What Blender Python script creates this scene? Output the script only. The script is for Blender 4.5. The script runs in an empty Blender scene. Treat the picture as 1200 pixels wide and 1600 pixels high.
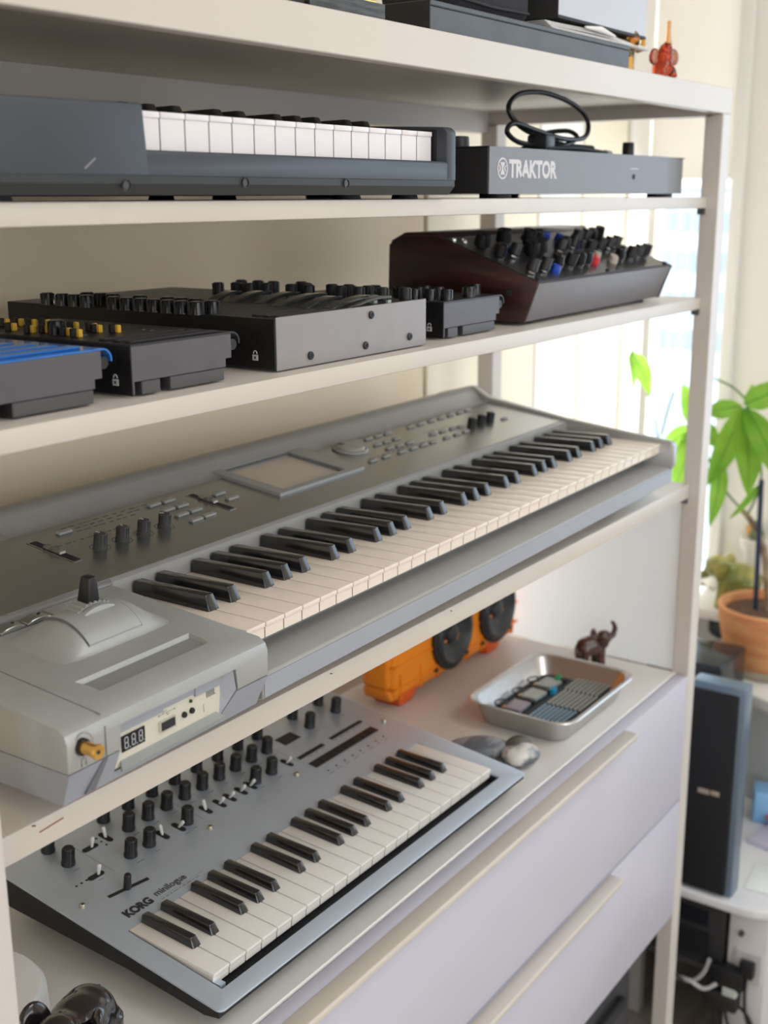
import bpy, bmesh, math, random
from mathutils import Vector, Matrix, Euler
random.seed(7)
R = math.radians
SC = bpy.context.scene
COL = SC.collection

# ---------------------------------------------------------------- camera
cam = bpy.data.cameras.new('camera')
cam_o = bpy.data.objects.new('camera', cam)
COL.objects.link(cam_o)
right = Vector((0.57006, -0.82159, -0.00440))
down = Vector((-0.20951, -0.14018, -0.96770))
fwd = Vector((0.79444, 0.55257, -0.25205))
m = Matrix((right, -down, -fwd)).transposed().to_4x4()
m.translation = Vector((0, -0.588, 1.5))
cam_o.matrix_world = m
cam.sensor_fit = 'VERTICAL'
cam.sensor_height = 17.3
cam.sensor_width = 13.0
cam.lens = 17.3 * 1888.33 / 1600
cam.clip_start = 0.02
cam.dof.use_dof = True
cam.dof.focus_distance = 0.98
cam.dof.aperture_fstop = 3.2
SC.camera = cam_o

# ---------------------------------------------------------------- world, daylight, exposure
SC.view_settings.view_transform = 'Standard'
SC.view_settings.look = 'None'
SC.view_settings.exposure = -0.10
SC.view_settings.gamma = 1.0
SC.view_settings.use_curve_mapping = False
w = bpy.data.worlds.new('overcast_sky')
SC.world = w
w.use_nodes = True
bg = w.node_tree.nodes['Background']
bg.inputs[0].default_value = (0.66, 0.83, 1.0, 1)
bg.inputs[1].default_value = 2.5

def area(name, loc, rot, sx, sy, power, color):
    l = bpy.data.lights.new(name, 'AREA')
    l.shape = 'RECTANGLE'; l.size = sx; l.size_y = sy
    l.energy = power; l.color = color
    o = bpy.data.objects.new(name, l); COL.objects.link(o)
    o.location = loc; o.rotation_euler = rot
    return o
# daylight entering by the windows of the room: beside the frame, behind the camera; sky light
# outside the window in view; unseen fill lights added at the left and overhead
area('daylight_side_window', (2.392, -0.56, 1.45), (0, R(90), 0), 0.95, 0.85, 1.2, (0.72, 0.86, 1.0))
area('fill_light_left', (-2.38, -1.3, 1.5), (0, R(-90), 0), 1.4, 1.7, 15, (0.92, 0.96, 1.0))  # added fill; the left wall has no window
area('daylight_rear_window', (0.3, -3.09, 1.6), (R(90), 0, 0), 2.4, 1.5, 38, (0.87, 0.935, 1.0))
area('daylight_outside_window', (3.2, 0.22, 1.45), (0, R(90), 0), 1.9, 0.45, 110, (1.0, 0.98, 0.95))
area('fill_light_ceiling', (1.2, -1.2, 2.59), (0, 0, 0), 0.8, 0.8, 10, (1.0, 0.98, 0.95))  # added overhead fill, no lamp hangs there

# ---------------------------------------------------------------- materials
MATS = {}
def mat(name, col, rough=0.5, metal=0.0, var=0.0, vscale=40.0, bump=0.0, bscale=300.0, spec=0.5, coat=0.0, trans=0.0, emit=None, estr=0.0, stretch=None, ior=1.45, sub=0.0):
    if name in MATS: return MATS[name]
    M = bpy.data.materials.new(name); M.use_nodes = True
    nt = M.node_tree; p = nt.nodes['Principled BSDF']
    p.inputs['Base Color'].default_value = (*col, 1)
    p.inputs['Roughness'].default_value = rough
    p.inputs['Metallic'].default_value = metal
    p.inputs['Specular IOR Level'].default_value = spec
    p.inputs['Coat Weight'].default_value = coat
    p.inputs['Transmission Weight'].default_value = trans
    p.inputs['IOR'].default_value = ior
    if sub:
        p.inputs['Subsurface Weight'].default_value = sub
    if emit:
        p.inputs['Emission Color'].default_value = (*emit, 1); p.inputs['Emission Strength'].default_value = estr
    if var or bump:
        tc = nt.nodes.new('ShaderNodeTexCoord'); mp = nt.nodes.new('ShaderNodeMapping')
        nt.links.new(tc.outputs['Object'], mp.inputs['Vector'])
        if stretch: mp.inputs['Scale'].default_value = stretch
        if var:
            n = nt.nodes.new('ShaderNodeTexNoise'); n.inputs['Scale'].default_value = vscale; n.inputs['Detail'].default_value = 4
            nt.links.new(mp.outputs[0], n.inputs['Vector'])
            r = nt.nodes.new('ShaderNodeValToRGB')
            r.color_ramp.elements[0].position = 0.3; r.color_ramp.elements[1].position = 0.7
            r.color_ramp.elements[0].color = (*[max(0, c * (1 - var)) for c in col], 1)
            r.color_ramp.elements[1].color = (*[min(1, c * (1 + var)) for c in col], 1)
            nt.links.new(n.outputs['Fac'], r.inputs[0]); nt.links.new(r.outputs[0], p.inputs['Base Color'])
        if bump:
            n2 = nt.nodes.new('ShaderNodeTexNoise'); n2.inputs['Scale'].default_value = bscale; n2.inputs['Detail'].default_value = 2
            nt.links.new(mp.outputs[0], n2.inputs['Vector'])
            b = nt.nodes.new('ShaderNodeBump'); b.inputs['Strength'].default_value = bump; b.inputs['Distance'].default_value = 0.001
            nt.links.new(n2.outputs['Fac'], b.inputs['Height']); nt.links.new(b.outputs[0], p.inputs['Normal'])
    MATS[name] = M
    return M

def mix_mat(name, c1, c2, scale, rough=0.5, lo=0.4, hi=0.6, stretch=None, wave=False, bump=0.0, trans=0.0, metal=0.0, coat=0.0):
    if name in MATS: return MATS[name]
    M = bpy.data.materials.new(name); M.use_nodes = True
    nt = M.node_tree; p = nt.nodes['Principled BSDF']
    p.inputs['Roughness'].default_value = rough; p.inputs['Metallic'].default_value = metal
    p.inputs['Transmission Weight'].default_value = trans; p.inputs['Coat Weight'].default_value = coat
    tc = nt.nodes.new('ShaderNodeTexCoord'); mp = nt.nodes.new('ShaderNodeMapping')
    nt.links.new(tc.outputs['Object'], mp.inputs['Vector'])
    if stretch: mp.inputs['Scale'].default_value = stretch
    n = nt.nodes.new('ShaderNodeTexWave' if wave else 'ShaderNodeTexNoise')
    n.inputs['Scale'].default_value = scale
    if wave: n.inputs['Distortion'].default_value = 6.0; n.inputs['Detail'].default_value = 3
    else: n.inputs['Detail'].default_value = 5
    nt.links.new(mp.outputs[0], n.inputs['Vector'])
    r = nt.nodes.new('ShaderNodeValToRGB')
    r.color_ramp.elements[0].position = lo; r.color_ramp.elements[1].position = hi
    r.color_ramp.elements[0].color = (*c1, 1); r.color_ramp.elements[1].color = (*c2, 1)
    nt.links.new(n.outputs['Fac'], r.inputs[0]); nt.links.new(r.outputs[0], p.inputs['Base Color'])
    if bump:
        b = nt.nodes.new('ShaderNodeBump'); b.inputs['Strength'].default_value = bump; b.inputs['Distance'].default_value = 0.001
        nt.links.new(n.outputs['Fac'], b.inputs['Height']); nt.links.new(b.outputs[0], p.inputs['Normal'])
    MATS[name] = M
    return M

WHITE = mat('white_lacquer', (0.625, 0.565, 0.505), 0.38, var=0.03, vscale=6)
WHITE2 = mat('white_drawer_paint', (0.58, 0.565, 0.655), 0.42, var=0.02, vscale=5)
POSTM = mat('white_post_paint', (0.64, 0.59, 0.55), 0.4, var=0.02, vscale=8)
WALLC = mat('cream_wall_paint', (0.80, 0.69, 0.52), 0.75, var=0.03, vscale=3)
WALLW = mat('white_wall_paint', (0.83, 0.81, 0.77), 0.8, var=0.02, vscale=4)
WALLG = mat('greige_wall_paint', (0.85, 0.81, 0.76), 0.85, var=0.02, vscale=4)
WALLP = mat('window_lit_cream_wall', (0.78, 0.71, 0.56), 0.75, var=0.02, vscale=4)
FLOORM = mix_mat('floor_wood', (0.46, 0.40, 0.34), (0.56, 0.50, 0.43), 6, 0.5, stretch=(1, 8, 1))
BLACKP = mat('black_plastic', (0.012, 0.012, 0.014), 0.42, bump=0.05, bscale=900)
BLACKG = mat('glossy_black_plastic', (0.01, 0.01, 0.012), 0.22)
BLACKK = mat('black_key_plastic', (0.014, 0.014, 0.016), 0.16, spec=0.9)
BLACKM = mat('matte_black', (0.02, 0.02, 0.022), 0.65)
DARKM = mat('charcoal_metal', (0.10, 0.095, 0.10), 0.42, metal=0.4, var=0.05, vscale=60, bump=0.05, bscale=700)
KEYW = mat('ivory_key_plastic', (0.80, 0.70, 0.60), 0.28, spec=0.5)
KEYW2 = mat('white_key_plastic', (0.80, 0.76, 0.71), 0.3)
KEYP = mat('pale_key_plastic', (0.82, 0.77, 0.78), 0.22)
SILV = mat('silver_paint', (0.45, 0.455, 0.46), 0.36, metal=0.65, var=0.03, vscale=20, bump=0.04, bscale=1500)
SILVC = mat('silver_chassis_paint', (0.34, 0.335, 0.325), 0.5, metal=0.15, var=0.03, vscale=20, bump=0.04, bscale=1500)
SILVD = mat('grey_panel_paint', (0.35, 0.36, 0.35), 0.26, metal=0.85, var=0.03, vscale=20, bump=0.04, bscale=1500)
SILVL = mat('light_silver_plastic', (0.40, 0.405, 0.40), 0.40, metal=0.25, var=0.03, vscale=25, bump=0.04, bscale=1500)
SILVB = mat('cool_lit_silver_plastic', (0.36, 0.38, 0.43), 0.45, metal=0.25, var=0.03, vscale=25)  # blue cast of cool daylight put into the silver colour
RECES = mat('dark_recess', (0.02, 0.02, 0.022), 0.7)
PRINT = mat('dark_print', (0.03, 0.03, 0.035), 0.6)
PRINTG = mat('grey_print', (0.16, 0.16, 0.16), 0.6)
PRINTW = mat('pale_print', (0.60, 0.59, 0.60), 0.6)
BRASS = mat('brass', (0.80, 0.48, 0.13), 0.28, metal=1.0)
STEEL = mat('brushed_steel', (0.62, 0.61, 0.60), 0.32, metal=1.0, var=0.06, vscale=80, stretch=(1, 12, 1))
CHROME = mat('satin_chrome', (0.75, 0.74, 0.72), 0.22, metal=1.0)

# ---------------------------------------------------------------- geometry helpers
class G:
    def __init__(s): s.bm = bmesh.new()
    def _new(s, vs): return [s.bm.verts.new(v) for v in vs]
    def hexa(s, p):
        v = s._new(p)
        for f in ((0,3,2,1),(4,5,6,7),(0,1,5,4),(1,2,6,5),(2,3,7,6),(3,0,4,7)):
            s.bm.faces.new([v[i] for i in f])
        return v
    def box(s, x0, x1, y0, y1, z0, z1):
        return s.hexa([(x0,y0,z0),(x1,y0,z0),(x1,y1,z0),(x0,y1,z0),(x0,y0,z1),(x1,y0,z1),(x1,y1,z1),(x0,y1,z1)])
    def prism(s, poly, a, b, axis='x'):
        def P(q, t):
            return {'x': (t, q[0], q[1]), 'y': (q[0], t, q[1]), 'z': (q[0], q[1], t)}[axis]
        v0 = s._new([P(q, a) for q in poly]); v1 = s._new([P(q, b) for q in poly]); n = len(poly)
        s.bm.faces.new(v0[::-1]); s.bm.faces.new(v1)
        for i in range(n): s.bm.faces.new((v0[i], v0[(i+1)%n], v1[(i+1)%n], v1[i]))
        return v0 + v1
    def lathe(s, prof, seg=24, c=(0,0,0), axis='z'):
        def T(r, a, z):
            x, y = r*math.cos(a), r*math.sin(a)
            q = {'z': (x,y,z), 'x': (z,x,y), 'y': (x,z,y)}[axis]
            return (c[0]+q[0], c[1]+q[1], c[2]+q[2])
        rings = []
        for r, z in prof:
            if r < 1e-7: rings.append([s.bm.verts.new(T(0,0,z))])
            else: rings.append([s.bm.verts.new(T(r, 2*math.pi*k/seg, z)) for k in range(seg)])
        allv = [v for q in rings for v in q]
        for A, B in zip(rings, rings[1:]):
            for k in range(seg):
                k2 = (k+1) % seg
                if len(A) == 1 and len(B) > 1: s.bm.faces.new((A[0], B[k], B[k2]))
                elif len(B) == 1 and len(A) > 1: s.bm.faces.new((A[k], A[k2], B[0]))
                elif len(A) > 1: s.bm.faces.new((A[k], A[k2], B[k2], B[k]))
        return allv
    def cyl(s, c, r0, r1, h, seg=20, axis='z'):
        return s.lathe([(0,0),(r0,0),(r1,h),(0,h)], seg, c, axis)
    def tube(s, pts, r, seg=8, closed=False, caps=True):
        pts = [Vector(p) for p in pts]; n = len(pts)
        rad = r if isinstance(r, (list, tuple)) else [r]*n
        rings = []; up = None
        for i, p in enumerate(pts):
            if closed: t = (pts[(i+1)%n] - pts[i-1]).normalized()
            else: t = (pts[min(i+1,n-1)] - pts[max(i-1,0)]).normalized()
            if up is None:
                up = t.orthogonal().normalized()
            up = (up - t*up.dot(t))
            up = up.normalized() if up.length > 1e-6 else t.orthogonal().normalized()
            b = t.cross(up)
            rings.append([s.bm.verts.new(p + (up*math.cos(2*math.pi*k/seg) + b*math.sin(2*math.pi*k/seg))*rad[i]) for k in range(seg)])
        m_ = n if closed else n-1
        for i in range(m_):
            A, B = rings[i], rings[(i+1)%n]
            for k in range(seg): s.bm.faces.new((A[k], A[(k+1)%seg], B[(k+1)%seg], B[k]))
        if not closed and caps:
            s.bm.faces.new(rings[0][::-1]); s.bm.faces.new(rings[-1])
        return [v for q in rings for v in q]
    def ell(s, c, r, rot=None, sub=3):
        M = Matrix.Translation(c)
        if rot: M = M @ Euler(rot).to_matrix().to_4x4()
        M = M @ Matrix.Diagonal((*r, 1))
        return bmesh.ops.create_icosphere(s.bm, subdivisions=sub, radius=1, matrix=M)['verts']
    def xf(s, verts, M):
        for v in verts: v.co = M @ v.co
    def bevel(s, off, seg=2, ang=30):
        s.bm.normal_update()
        es = [e for e in s.bm.edges if len(e.link_faces) == 2 and e.calc_face_angle(0) > R(ang)]
        if es: bmesh.ops.bevel(s.bm, geom=es, offset=off, segments=seg, affect='EDGES', clamp_overlap=True, profile=0.5)
        return s
    def build(s, name, material, parent=None, loc=None, rot=None, smooth=True, ang=35):
        bmesh.ops.recalc_face_normals(s.bm, faces=s.bm.faces)
        me = bpy.data.meshes.new(name); s.bm.to_mesh(me); s.bm.free()
        if smooth:
            me.polygons.foreach_set('use_smooth', [True]*len(me.polygons))
            me.set_sharp_from_angle(angle=R(ang))
        me.materials.append(material)
        o = bpy.data.objects.new(name, me); COL.objects.link(o)
        if parent: o.parent = parent
        if loc: o.location = loc
        if rot: o.rotation_euler = rot
        return o

def tag(o, label, cat, group=None):
    o['label'] = label; o['category'] = cat
    if group: o['group'] = group
    return o
def thing(name, label, cat, loc=(0,0,0), rotz=0.0, group=None):
    o = bpy.data.objects.new(name, None); COL.objects.link(o)
    o.empty_display_size = 0.05
    o.location = loc; o.rotation_euler = (0, 0, rotz)
    return tag(o, label, cat, group)
def struct(o): o['kind'] = 'structure'; return o
def inst(src, parent, loc, rot=None, material=None):
    o = src.copy(); COL.objects.link(o); o.parent = parent; o.location = loc
    if rot is not None: o.rotation_euler = rot
    if material:
        o.data = src.data.copy(); o.data.materials.clear(); o.data.materials.append(material)
    return o
class Kit:
    """first call links the mesh itself, later calls copy it"""
    def __init__(s, fn): s.fn = fn; s.src = None
    def put(s, parent, loc, rot=None):
        if s.src is None:
            s.src = s.fn(); o = s.src; o.parent = parent; o.location = loc
            if rot is not None: o.rotation_euler = rot
            return o
        o = inst(s.src, parent, loc, rot if rot is not None else (0,0,0))
        return o
def evaluated(o, mods):
    dg = bpy.context.evaluated_depsgraph_get(); dg.update()
    me = bpy.data.meshes.new_from_object(o.evaluated_get(dg))
    old = o.data; o.modifiers.clear(); o.data = me
    return o
def cut(o, g):
    """carve the shape in g out of mesh object o (done once, the cutter is removed)"""
    bmesh.ops.recalc_face_normals(g.bm, faces=g.bm.faces)
    me = bpy.data.meshes.new('cutter'); g.bm.to_mesh(me); g.bm.free()
    c = bpy.data.objects.new('cutter', me); COL.objects.link(c)
    c.matrix_world = o.matrix_world.copy() if not o.parent else Matrix()
    par, mw, lo, ro = o.parent, None, o.location.copy(), o.rotation_euler.copy()
    o.parent = None; o.location = (0,0,0); o.rotation_euler = (0,0,0); c.matrix_world = Matrix()
    b = o.modifiers.new('b', 'BOOLEAN'); b.operation = 'DIFFERENCE'; b.object = c; b.solver = 'EXACT'
    bpy.context.view_layer.update()
    evaluated(o, None)
    bpy.data.objects.remove(c); bpy.data.meshes.remove(me)
    o.parent = par; o.location = lo; o.rotation_euler = ro
    o.data.polygons.foreach_set('use_smooth', [True]*len(o.data.polygons)); o.data.set_sharp_from_angle(angle=R(30))
    return o
def blob(name, material, parts, voxel, parent=None, loc=None, rot=None, it=6):
    """parts: ellipsoids ('e',c,r,rot) and tubes ('t',pts,radii) fused to one smooth skin"""
    g = G()
    for p in parts:
        if p[0] == 'e': g.ell(p[1], p[2], p[3] if len(p) > 3 else None)
        else: g.tube(p[1], p[2], 12)
    o = g.build(name, material)
    md = o.modifiers.new('r', 'REMESH'); md.mode = 'VOXEL'; md.voxel_size = voxel
    sm = o.modifiers.new('s', 'SMOOTH'); sm.iterations = it; sm.factor = 0.5
    bpy.context.view_layer.update(); evaluated(o, None)
    o.data.polygons.foreach_set('use_smooth', [True]*len(o.data.polygons))
    if len(o.data.materials) == 0: o.data.materials.append(material)
    if parent: o.parent = parent
    if loc: o.location = loc
    if rot: o.rotation_euler = rot
    return o
def text(name, s, size, material, parent, loc, rot, xs=1.0, bold=0.0, depth=0.00015, align='LEFT', shear=0.0, space=1.0):
    cu = bpy.data.curves.new(name, 'FONT'); cu.body = s; cu.size = size; cu.extrude = depth; cu.offset = bold
    cu.align_x = align; cu.shear = shear; cu.space_character = space; cu.resolution_u = 3
    t = bpy.data.objects.new(name, cu); COL.objects.link(t)
    bpy.context.view_layer.update()
    dg = bpy.context.evaluated_depsgraph_get()
    me = bpy.data.meshes.new_from_object(t.evaluated_get(dg))
    bpy.data.objects.remove(t); bpy.data.curves.remove(cu)
    me.transform(Matrix.Diagonal((xs, 1, 1, 1))); me.materials.clear(); me.materials.append(material)
    o = bpy.data.objects.new(name, me); COL.objects.link(o)
    o.parent = parent; o.location = loc; o.rotation_euler = rot
    return o

# ---------------------------------------------------------------- the room
g = G(); g.box(-2.4, 2.75, -3.3, 0.75, -0.05, 0); struct(g.build('floor', FLOORM))
g = G(); g.box(-2.4, 2.75, -3.3, 0.75, 2.6, 2.68); struct(g.build('ceiling', WALLW))
g = G(); g.box(-2.5, -2.4, -3.3, 0.75, 0, 2.6); struct(g.build('wall_left', WALLC))
# wall behind the camera
g = G(); g.box(-2.4, 2.75, -3.2, -3.1, 0, 2.6); struct(g.build('wall_front', WALLG))
# back wall: board panels with recessed joints
g = G(); g.box(-2.4, 2.5, 0.432, 0.52, 0, 2.6)
wb = struct(g.build('wall_back', WALLC))
PAN = [(-2.4, -0.62, WALLC), (-0.615, 0.47, WALLC), (0.475, 1.555, WALLC), (1.563, 1.915, WALLP), (1.92, 2.085, WALLW), (2.09, 2.278, WALLP), (2.296, 2.398, WALLG)]  # paler and white boards on the right carry window light in their colour
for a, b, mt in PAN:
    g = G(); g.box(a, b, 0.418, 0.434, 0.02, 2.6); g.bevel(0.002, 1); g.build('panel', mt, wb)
# window wall, openings for the window in view and for the one beside the camera
g = G()
W0, W1 = 2.4, 2.52
SY0, SY1, SZ0, SZ1 = -1.0, -0.10, 0.95, 2.10
g.box(W0, W1, SY1, 0.236, 0, 2.6)
g.box(W0, W1, 0.236, 0.432, 0, 0.695); g.box(W0, W1, 0.236, 0.432, 2.42, 2.6)
g.box(W0, W1, SY0, SY1, 0, SZ0); g.box(W0, W1, SY0, SY1, SZ1, 2.6)
g.box(W0, W1, -3.3, SY0, 0, 2.6)
wr = struct(g.build('wall_right', WALLG))
BLIND = bpy.data.materials.new('translucent_blind'); BLIND.use_nodes = True
nt = BLIND.node_tree; p = nt.nodes['Principled BSDF']; p.inputs['Base Color'].default_value = (0.86, 0.84, 0.79, 1); p.inputs['Roughness'].default_value = 0.8
tl = nt.nodes.new('ShaderNodeBsdfTranslucent'); tl.inputs[0].default_value = (0.62, 0.60, 0.56, 1); ms = nt.nodes.new('ShaderNodeMixShader'); ms.inputs[0].default_value = 0.24
nt.links.new(p.outputs[0], ms.inputs[1]); nt.links.new(tl.outputs[0], ms.inputs[2]); nt.links.new(ms.outputs[0], nt.nodes['Material Output'].inputs[0])
# pale reveal trim right of the view window and the blind above it
g = G(); g.box(2.385, 2.40, 0.222, 0.246, 0.70, 2.4); g.bevel(0.003, 2); struct(g.build('trim_1', WALLW))
g = G(); g.box(2.390, 2.398, 0.238, 0.417, 1.532, 2.5); g.bevel(0.003, 2); struct(g.build('trim_2', BLIND))
win = bpy.data.objects.new('window_1', None); COL.objects.link(win); struct(win)
g = G(); g.box(2.42, 2.46, 0.236, 0.246, 0.70, 1.53); g.box(2.42, 2.46, 0.41, 0.43, 0.70, 1.53); g.box(2.42, 2.46, 0.236, 0.43, 1.515, 1.53); g.box(2.42, 2.46, 0.236, 0.43, 0.695, 0.712)
g.build('window_frame', WALLW, win)
gm = bpy.data.materials.new('window_glass'); gm.use_nodes = True
nt = gm.node_tree; nt.nodes.remove(nt.nodes['Principled BSDF'])
tb = nt.nodes.new('ShaderNodeBsdfTransparent'); gl = nt.nodes.new('ShaderNodeBsdfGlossy'); gl.inputs['Roughness'].default_value = 0.02
mx = nt.nodes.new('ShaderNodeMixShader'); mx.inputs[0].default_value = 0.05
nt.links.new(tb.outputs[0], mx.inputs[1]); nt.links.new(gl.outputs[0], mx.inputs[2]); nt.links.new(mx.outputs[0], nt.nodes['Material Output'].inputs[0])
g = G(); g.box(2.436, 2.440, 0.246, 0.41, 0.712, 1.515); g.build('pane', gm, win, smooth=False)
g = G(); g.box(2.262, 2.42, 0.09, 0.43, 0.672, 0.695); g.bevel(0.004, 2); g.build('window_sill', WALLW, win)
# house across the street
bld = thing('building', 'pale building with rows of tall windows seen through the window', 'building', (8.0, 2.5, -6))
FAC = mat('pale_facade', (0.86, 0.86, 0.85), 0.9, var=0.03, vscale=1.5)
g = G(); g.box(0, 2.0, -1.2, 6, 0, 14); g.build('facade', FAC, bld, smooth=False)
PANE = mat('far_window_glass', (0.50, 0.53, 0.56), 0.25)
def bw():
    g = G(); g.box(-0.03, 0.02, -0.027, 0.027, -0.070, 0.070); return g.build('window', PANE, smooth=False)
kit = Kit(bw)
for r_ in range(-3, 4):
    for c_ in range(-4, 8):
        kit.put(bld, (0, 0.19 + (c_ - 4)*0.095 + (0.03 if r_ % 2 else 0), 7.33 - 0.262*r_))

# ---------------------------------------------------------------- shelving unit
PX0, PX1, QX0, QX1 = 0.387, 0.414, 1.596, 1.624
Z2, Z3, Z4, ZC = 1.4984, 1.3677, 1.1107, 0.828
sh = thing('shelving_unit', 'tall open white shelving unit that carries all the keyboards', 'shelf', (1.0, 0.17, 0))
def loc_box(g, x0, x1, y0, y1, z0, z1): g.box(x0-1.0, x1-1.0, y0-0.17, y1-0.17, z0, z1)
for (a, b, ya, yb) in ((PX0, PX1, -0.0146, 0.010), (QX0, QX1, -0.0146, 0.010), (PX0, PX1, 0.335, 0.362), (QX0, QX1, 0.320, 0.347)):
    g = G(); loc_box(g, a, b, ya, yb, 0.0, 1.603); g.bevel(0.0012, 1); g.build('post', POSTM, sh)
for z, t in ((Z2, 0.0145), (Z3, 0.0155), (Z4, 0.021)):
    g = G(); loc_box(g, PX1+0.0005, QX0-0.0005, 0.0, 0.345, z-t, z); g.bevel(0.0015, 2); g.build('shelf_board', WHITE, sh)
    g = G(); loc_box(g, QX0-0.004, QX0-0.0002, 0.002, 0.012, z-t-0.008, z-t); g.build('bracket', mat('dark_bracket', (0.12, 0.13, 0.13), 0.5, metal=0.5), sh)
g = G(); v = g.box(0, 0.020, -0.0002, 0.0002, -0.0004, 0.0004); g.xf(v, Matrix.Translation((0.452-1.0, -0.0003-0.17, Z4-0.0085)) @ Matrix.Rotation(R(-4), 4, 'Y')); g.build('scuff', mat('red_scuff', (0.35, 0.12, 0.08), 0.7), sh)
for x, z in ((0.765, -0.004), (0.960, -0.004), (0.448, -0.002)):
    g = G(); v = g.box(-0.0015, 0.0015, -0.0002, 0.0002, -0.0005, 0.0005); g.xf(v, Matrix.Translation((x-1.0, -0.0003-0.17, Z4+z)) @ Matrix.Rotation(R(20), 4, 'Y')); g.build('scuff', mat('dark_scuff', (0.10, 0.09, 0.08), 0.7), sh)
# top board: a pan with a deep front apron, side and back rails
g = G(); loc_box(g, PX0, QX1, -0.0005, 0.362, 1.618, 1.634); g.build('top_board', WHITE, sh)
g = G(); loc_box(g, PX0, QX1, -0.0146, -0.0005, 1.603, 1.634); g.bevel(0.0008, 1); g.build('front_apron', WHITE, sh)
FROST = bpy.data.materials.new('frosted_white_panel'); FROST.use_nodes = True
nt = FROST.node_tree; p = nt.nodes['Principled BSDF']; p.inputs['Base Color'].default_value = (0.86, 0.87, 0.89, 1); p.inputs['Roughness'].default_value = 0.35
tl = nt.nodes.new('ShaderNodeBsdfTranslucent'); tl.inputs[0].default_value = (0.92, 0.92, 0.92, 1); ms = nt.nodes.new('ShaderNodeMixShader'); ms.inputs[0].default_value = 0.6
nt.links.new(p.outputs[0], ms.inputs[1]); nt.links.new(tl.outputs[0], ms.inputs[2]); nt.links.new(ms.outputs[0], nt.nodes['Material Output'].inputs[0])
g = G(); loc_box(g, QX0+0.001, QX0+0.004, 0.0105, 0.3195, 0.829, Z4-0.0215); g.build('side_panel', FROST, sh, smooth=False)
g = G(); loc_box(g, PX0, QX1, 0.335, 0.360, 1.590, 1.618); g.build('back_rail', POSTM, sh)
g = G(); loc_box(g, QX0, QX1, 0.0, 0.335, 1.600, 1.618); g.build('side_rail', POSTM, sh)

# ---------------------------------------------------------------- drawer cabinet under the shelves
cb = thing('drawer_cabinet', 'white two-drawer cabinet with slim lip pulls below the shelves', 'cabinet', (1.0, 0.17, 0.43))
def cbx(g, x0, x1, y0, y1, z0, z1): g.box(x0-1.0, x1-1.0, y0-0.17, y1-0.17, z0-0.43, z1-0.43)
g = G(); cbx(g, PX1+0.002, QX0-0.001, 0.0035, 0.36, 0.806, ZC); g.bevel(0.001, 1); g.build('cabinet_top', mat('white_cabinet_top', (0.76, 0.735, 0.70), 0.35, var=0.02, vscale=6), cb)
g = G()
cbx(g, PX1+0.002, PX1+0.02, 0.004, 0.36, 0.44, 0.806); cbx(g, QX0-0.019, QX0-0.001, 0.004, 0.36, 0.44, 0.806)
cbx(g, PX1+0.02, QX0-0.019, 0.345, 0.36, 0.44, 0.806); cbx(g, PX1+0.02, QX0-0.019, 0.004, 0.345, 0.44, 0.452)
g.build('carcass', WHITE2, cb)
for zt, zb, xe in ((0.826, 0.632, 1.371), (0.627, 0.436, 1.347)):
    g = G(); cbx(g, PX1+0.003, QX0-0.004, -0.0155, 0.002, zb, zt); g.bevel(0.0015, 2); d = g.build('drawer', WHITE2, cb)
    g = G()
    pr = [(-0.0350, zt-0.006), (-0.0350, zt-0.001), (-0.0335, zt+0.0006), (-0.0145, zt+0.0006), (-0.0145, zt-0.004), (-0.0320, zt-0.004), (-0.0325, zt-0.006)]
    g.prism([(y-0.17, z-0.43) for y, z in pr], PX1+0.12-1.0, xe-1.0, 'x'); g.bevel(0.0008, 2)
    g.build('pull', WHITE, d)

# ---------------------------------------------------------------- keys shared by the keyboards
BLK = {0, 1, 3, 4, 5}
def key_row(parent, n_white, u0, pitch, v_front, v_back, h, lip, mat_w, mat_b, b_front, b_h, b_w, first=0, tilt=0.0, gap=0.0009, b_back=None, zt=None, drop=0.011):
    """white keys and black keys as single parts; first = note index of the left white key (0 = C)"""
    L = v_back - v_front
    b_back = b_back if b_back is not None else v_back
    def wk():
        g = G(); ww = pitch - gap
        g.box(-ww/2, ww/2, 0, L, -0.0042, 0)
        g.bevel(0.0009, 2)
        g.box(-ww/2+0.0003, ww/2-0.0003, lip, L, -drop, -0.0042)
        return g.build('white_key', mat_w)
    def bk():
        g = G(); l = b_back - b_front; wb, wt = b_w/2, b_w/2*0.72
        g.hexa([(-wb,0,-0.002),(wb,0,-0.002),(wb,l,-0.002),(-wb,l,-0.002),(-wt,0.006,b_h),(wt,0.006,b_h),(wt,l,b_h*0.86),(-wt,l,b_h*0.86)])
        g.bevel(0.0011, 2)
        return g.build('black_key', mat_b)
    kw, kb = Kit(wk), Kit(bk)
    rot = (tilt, 0, 0)
    zz = lambda v: h + (v - v_front)*math.tan(tilt)
    for i in range(n_white):
        kw.put(parent, (u0 + (i+0.5)*pitch, v_front, h), rot)
    for i in range(n_white-1):
        nt_ = (first + i) % 7
        if nt_ in BLK:
            off = {0: -0.0015, 1: 0.0015, 3: -0.002, 4: 0, 5: 0.002}[nt_]*pitch/0.0235
            kb.put(parent, (u0 + (i+1)*pitch + off, b_front, zz(b_front)), rot)

# ---------------------------------------------------------------- large silver workstation on the shelf below the middle
wk = thing('workstation_keyboard', 'large silver workstation keyboard with touchscreen, lying on the longest shelf', 'keyboard', (0.467, -0.002, Z4), R(1.2))
S = R(7.4); CS, SS = math.cos(S), math.sin(S)
def pp(u, v, w=0.0): return (u, 0.125 + v*CS - w*SS, 0.09 + v*SS + w*CS)
U0, U1, U2, U3 = -0.0205, 0.1755, 1.0268, 1.040
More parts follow.
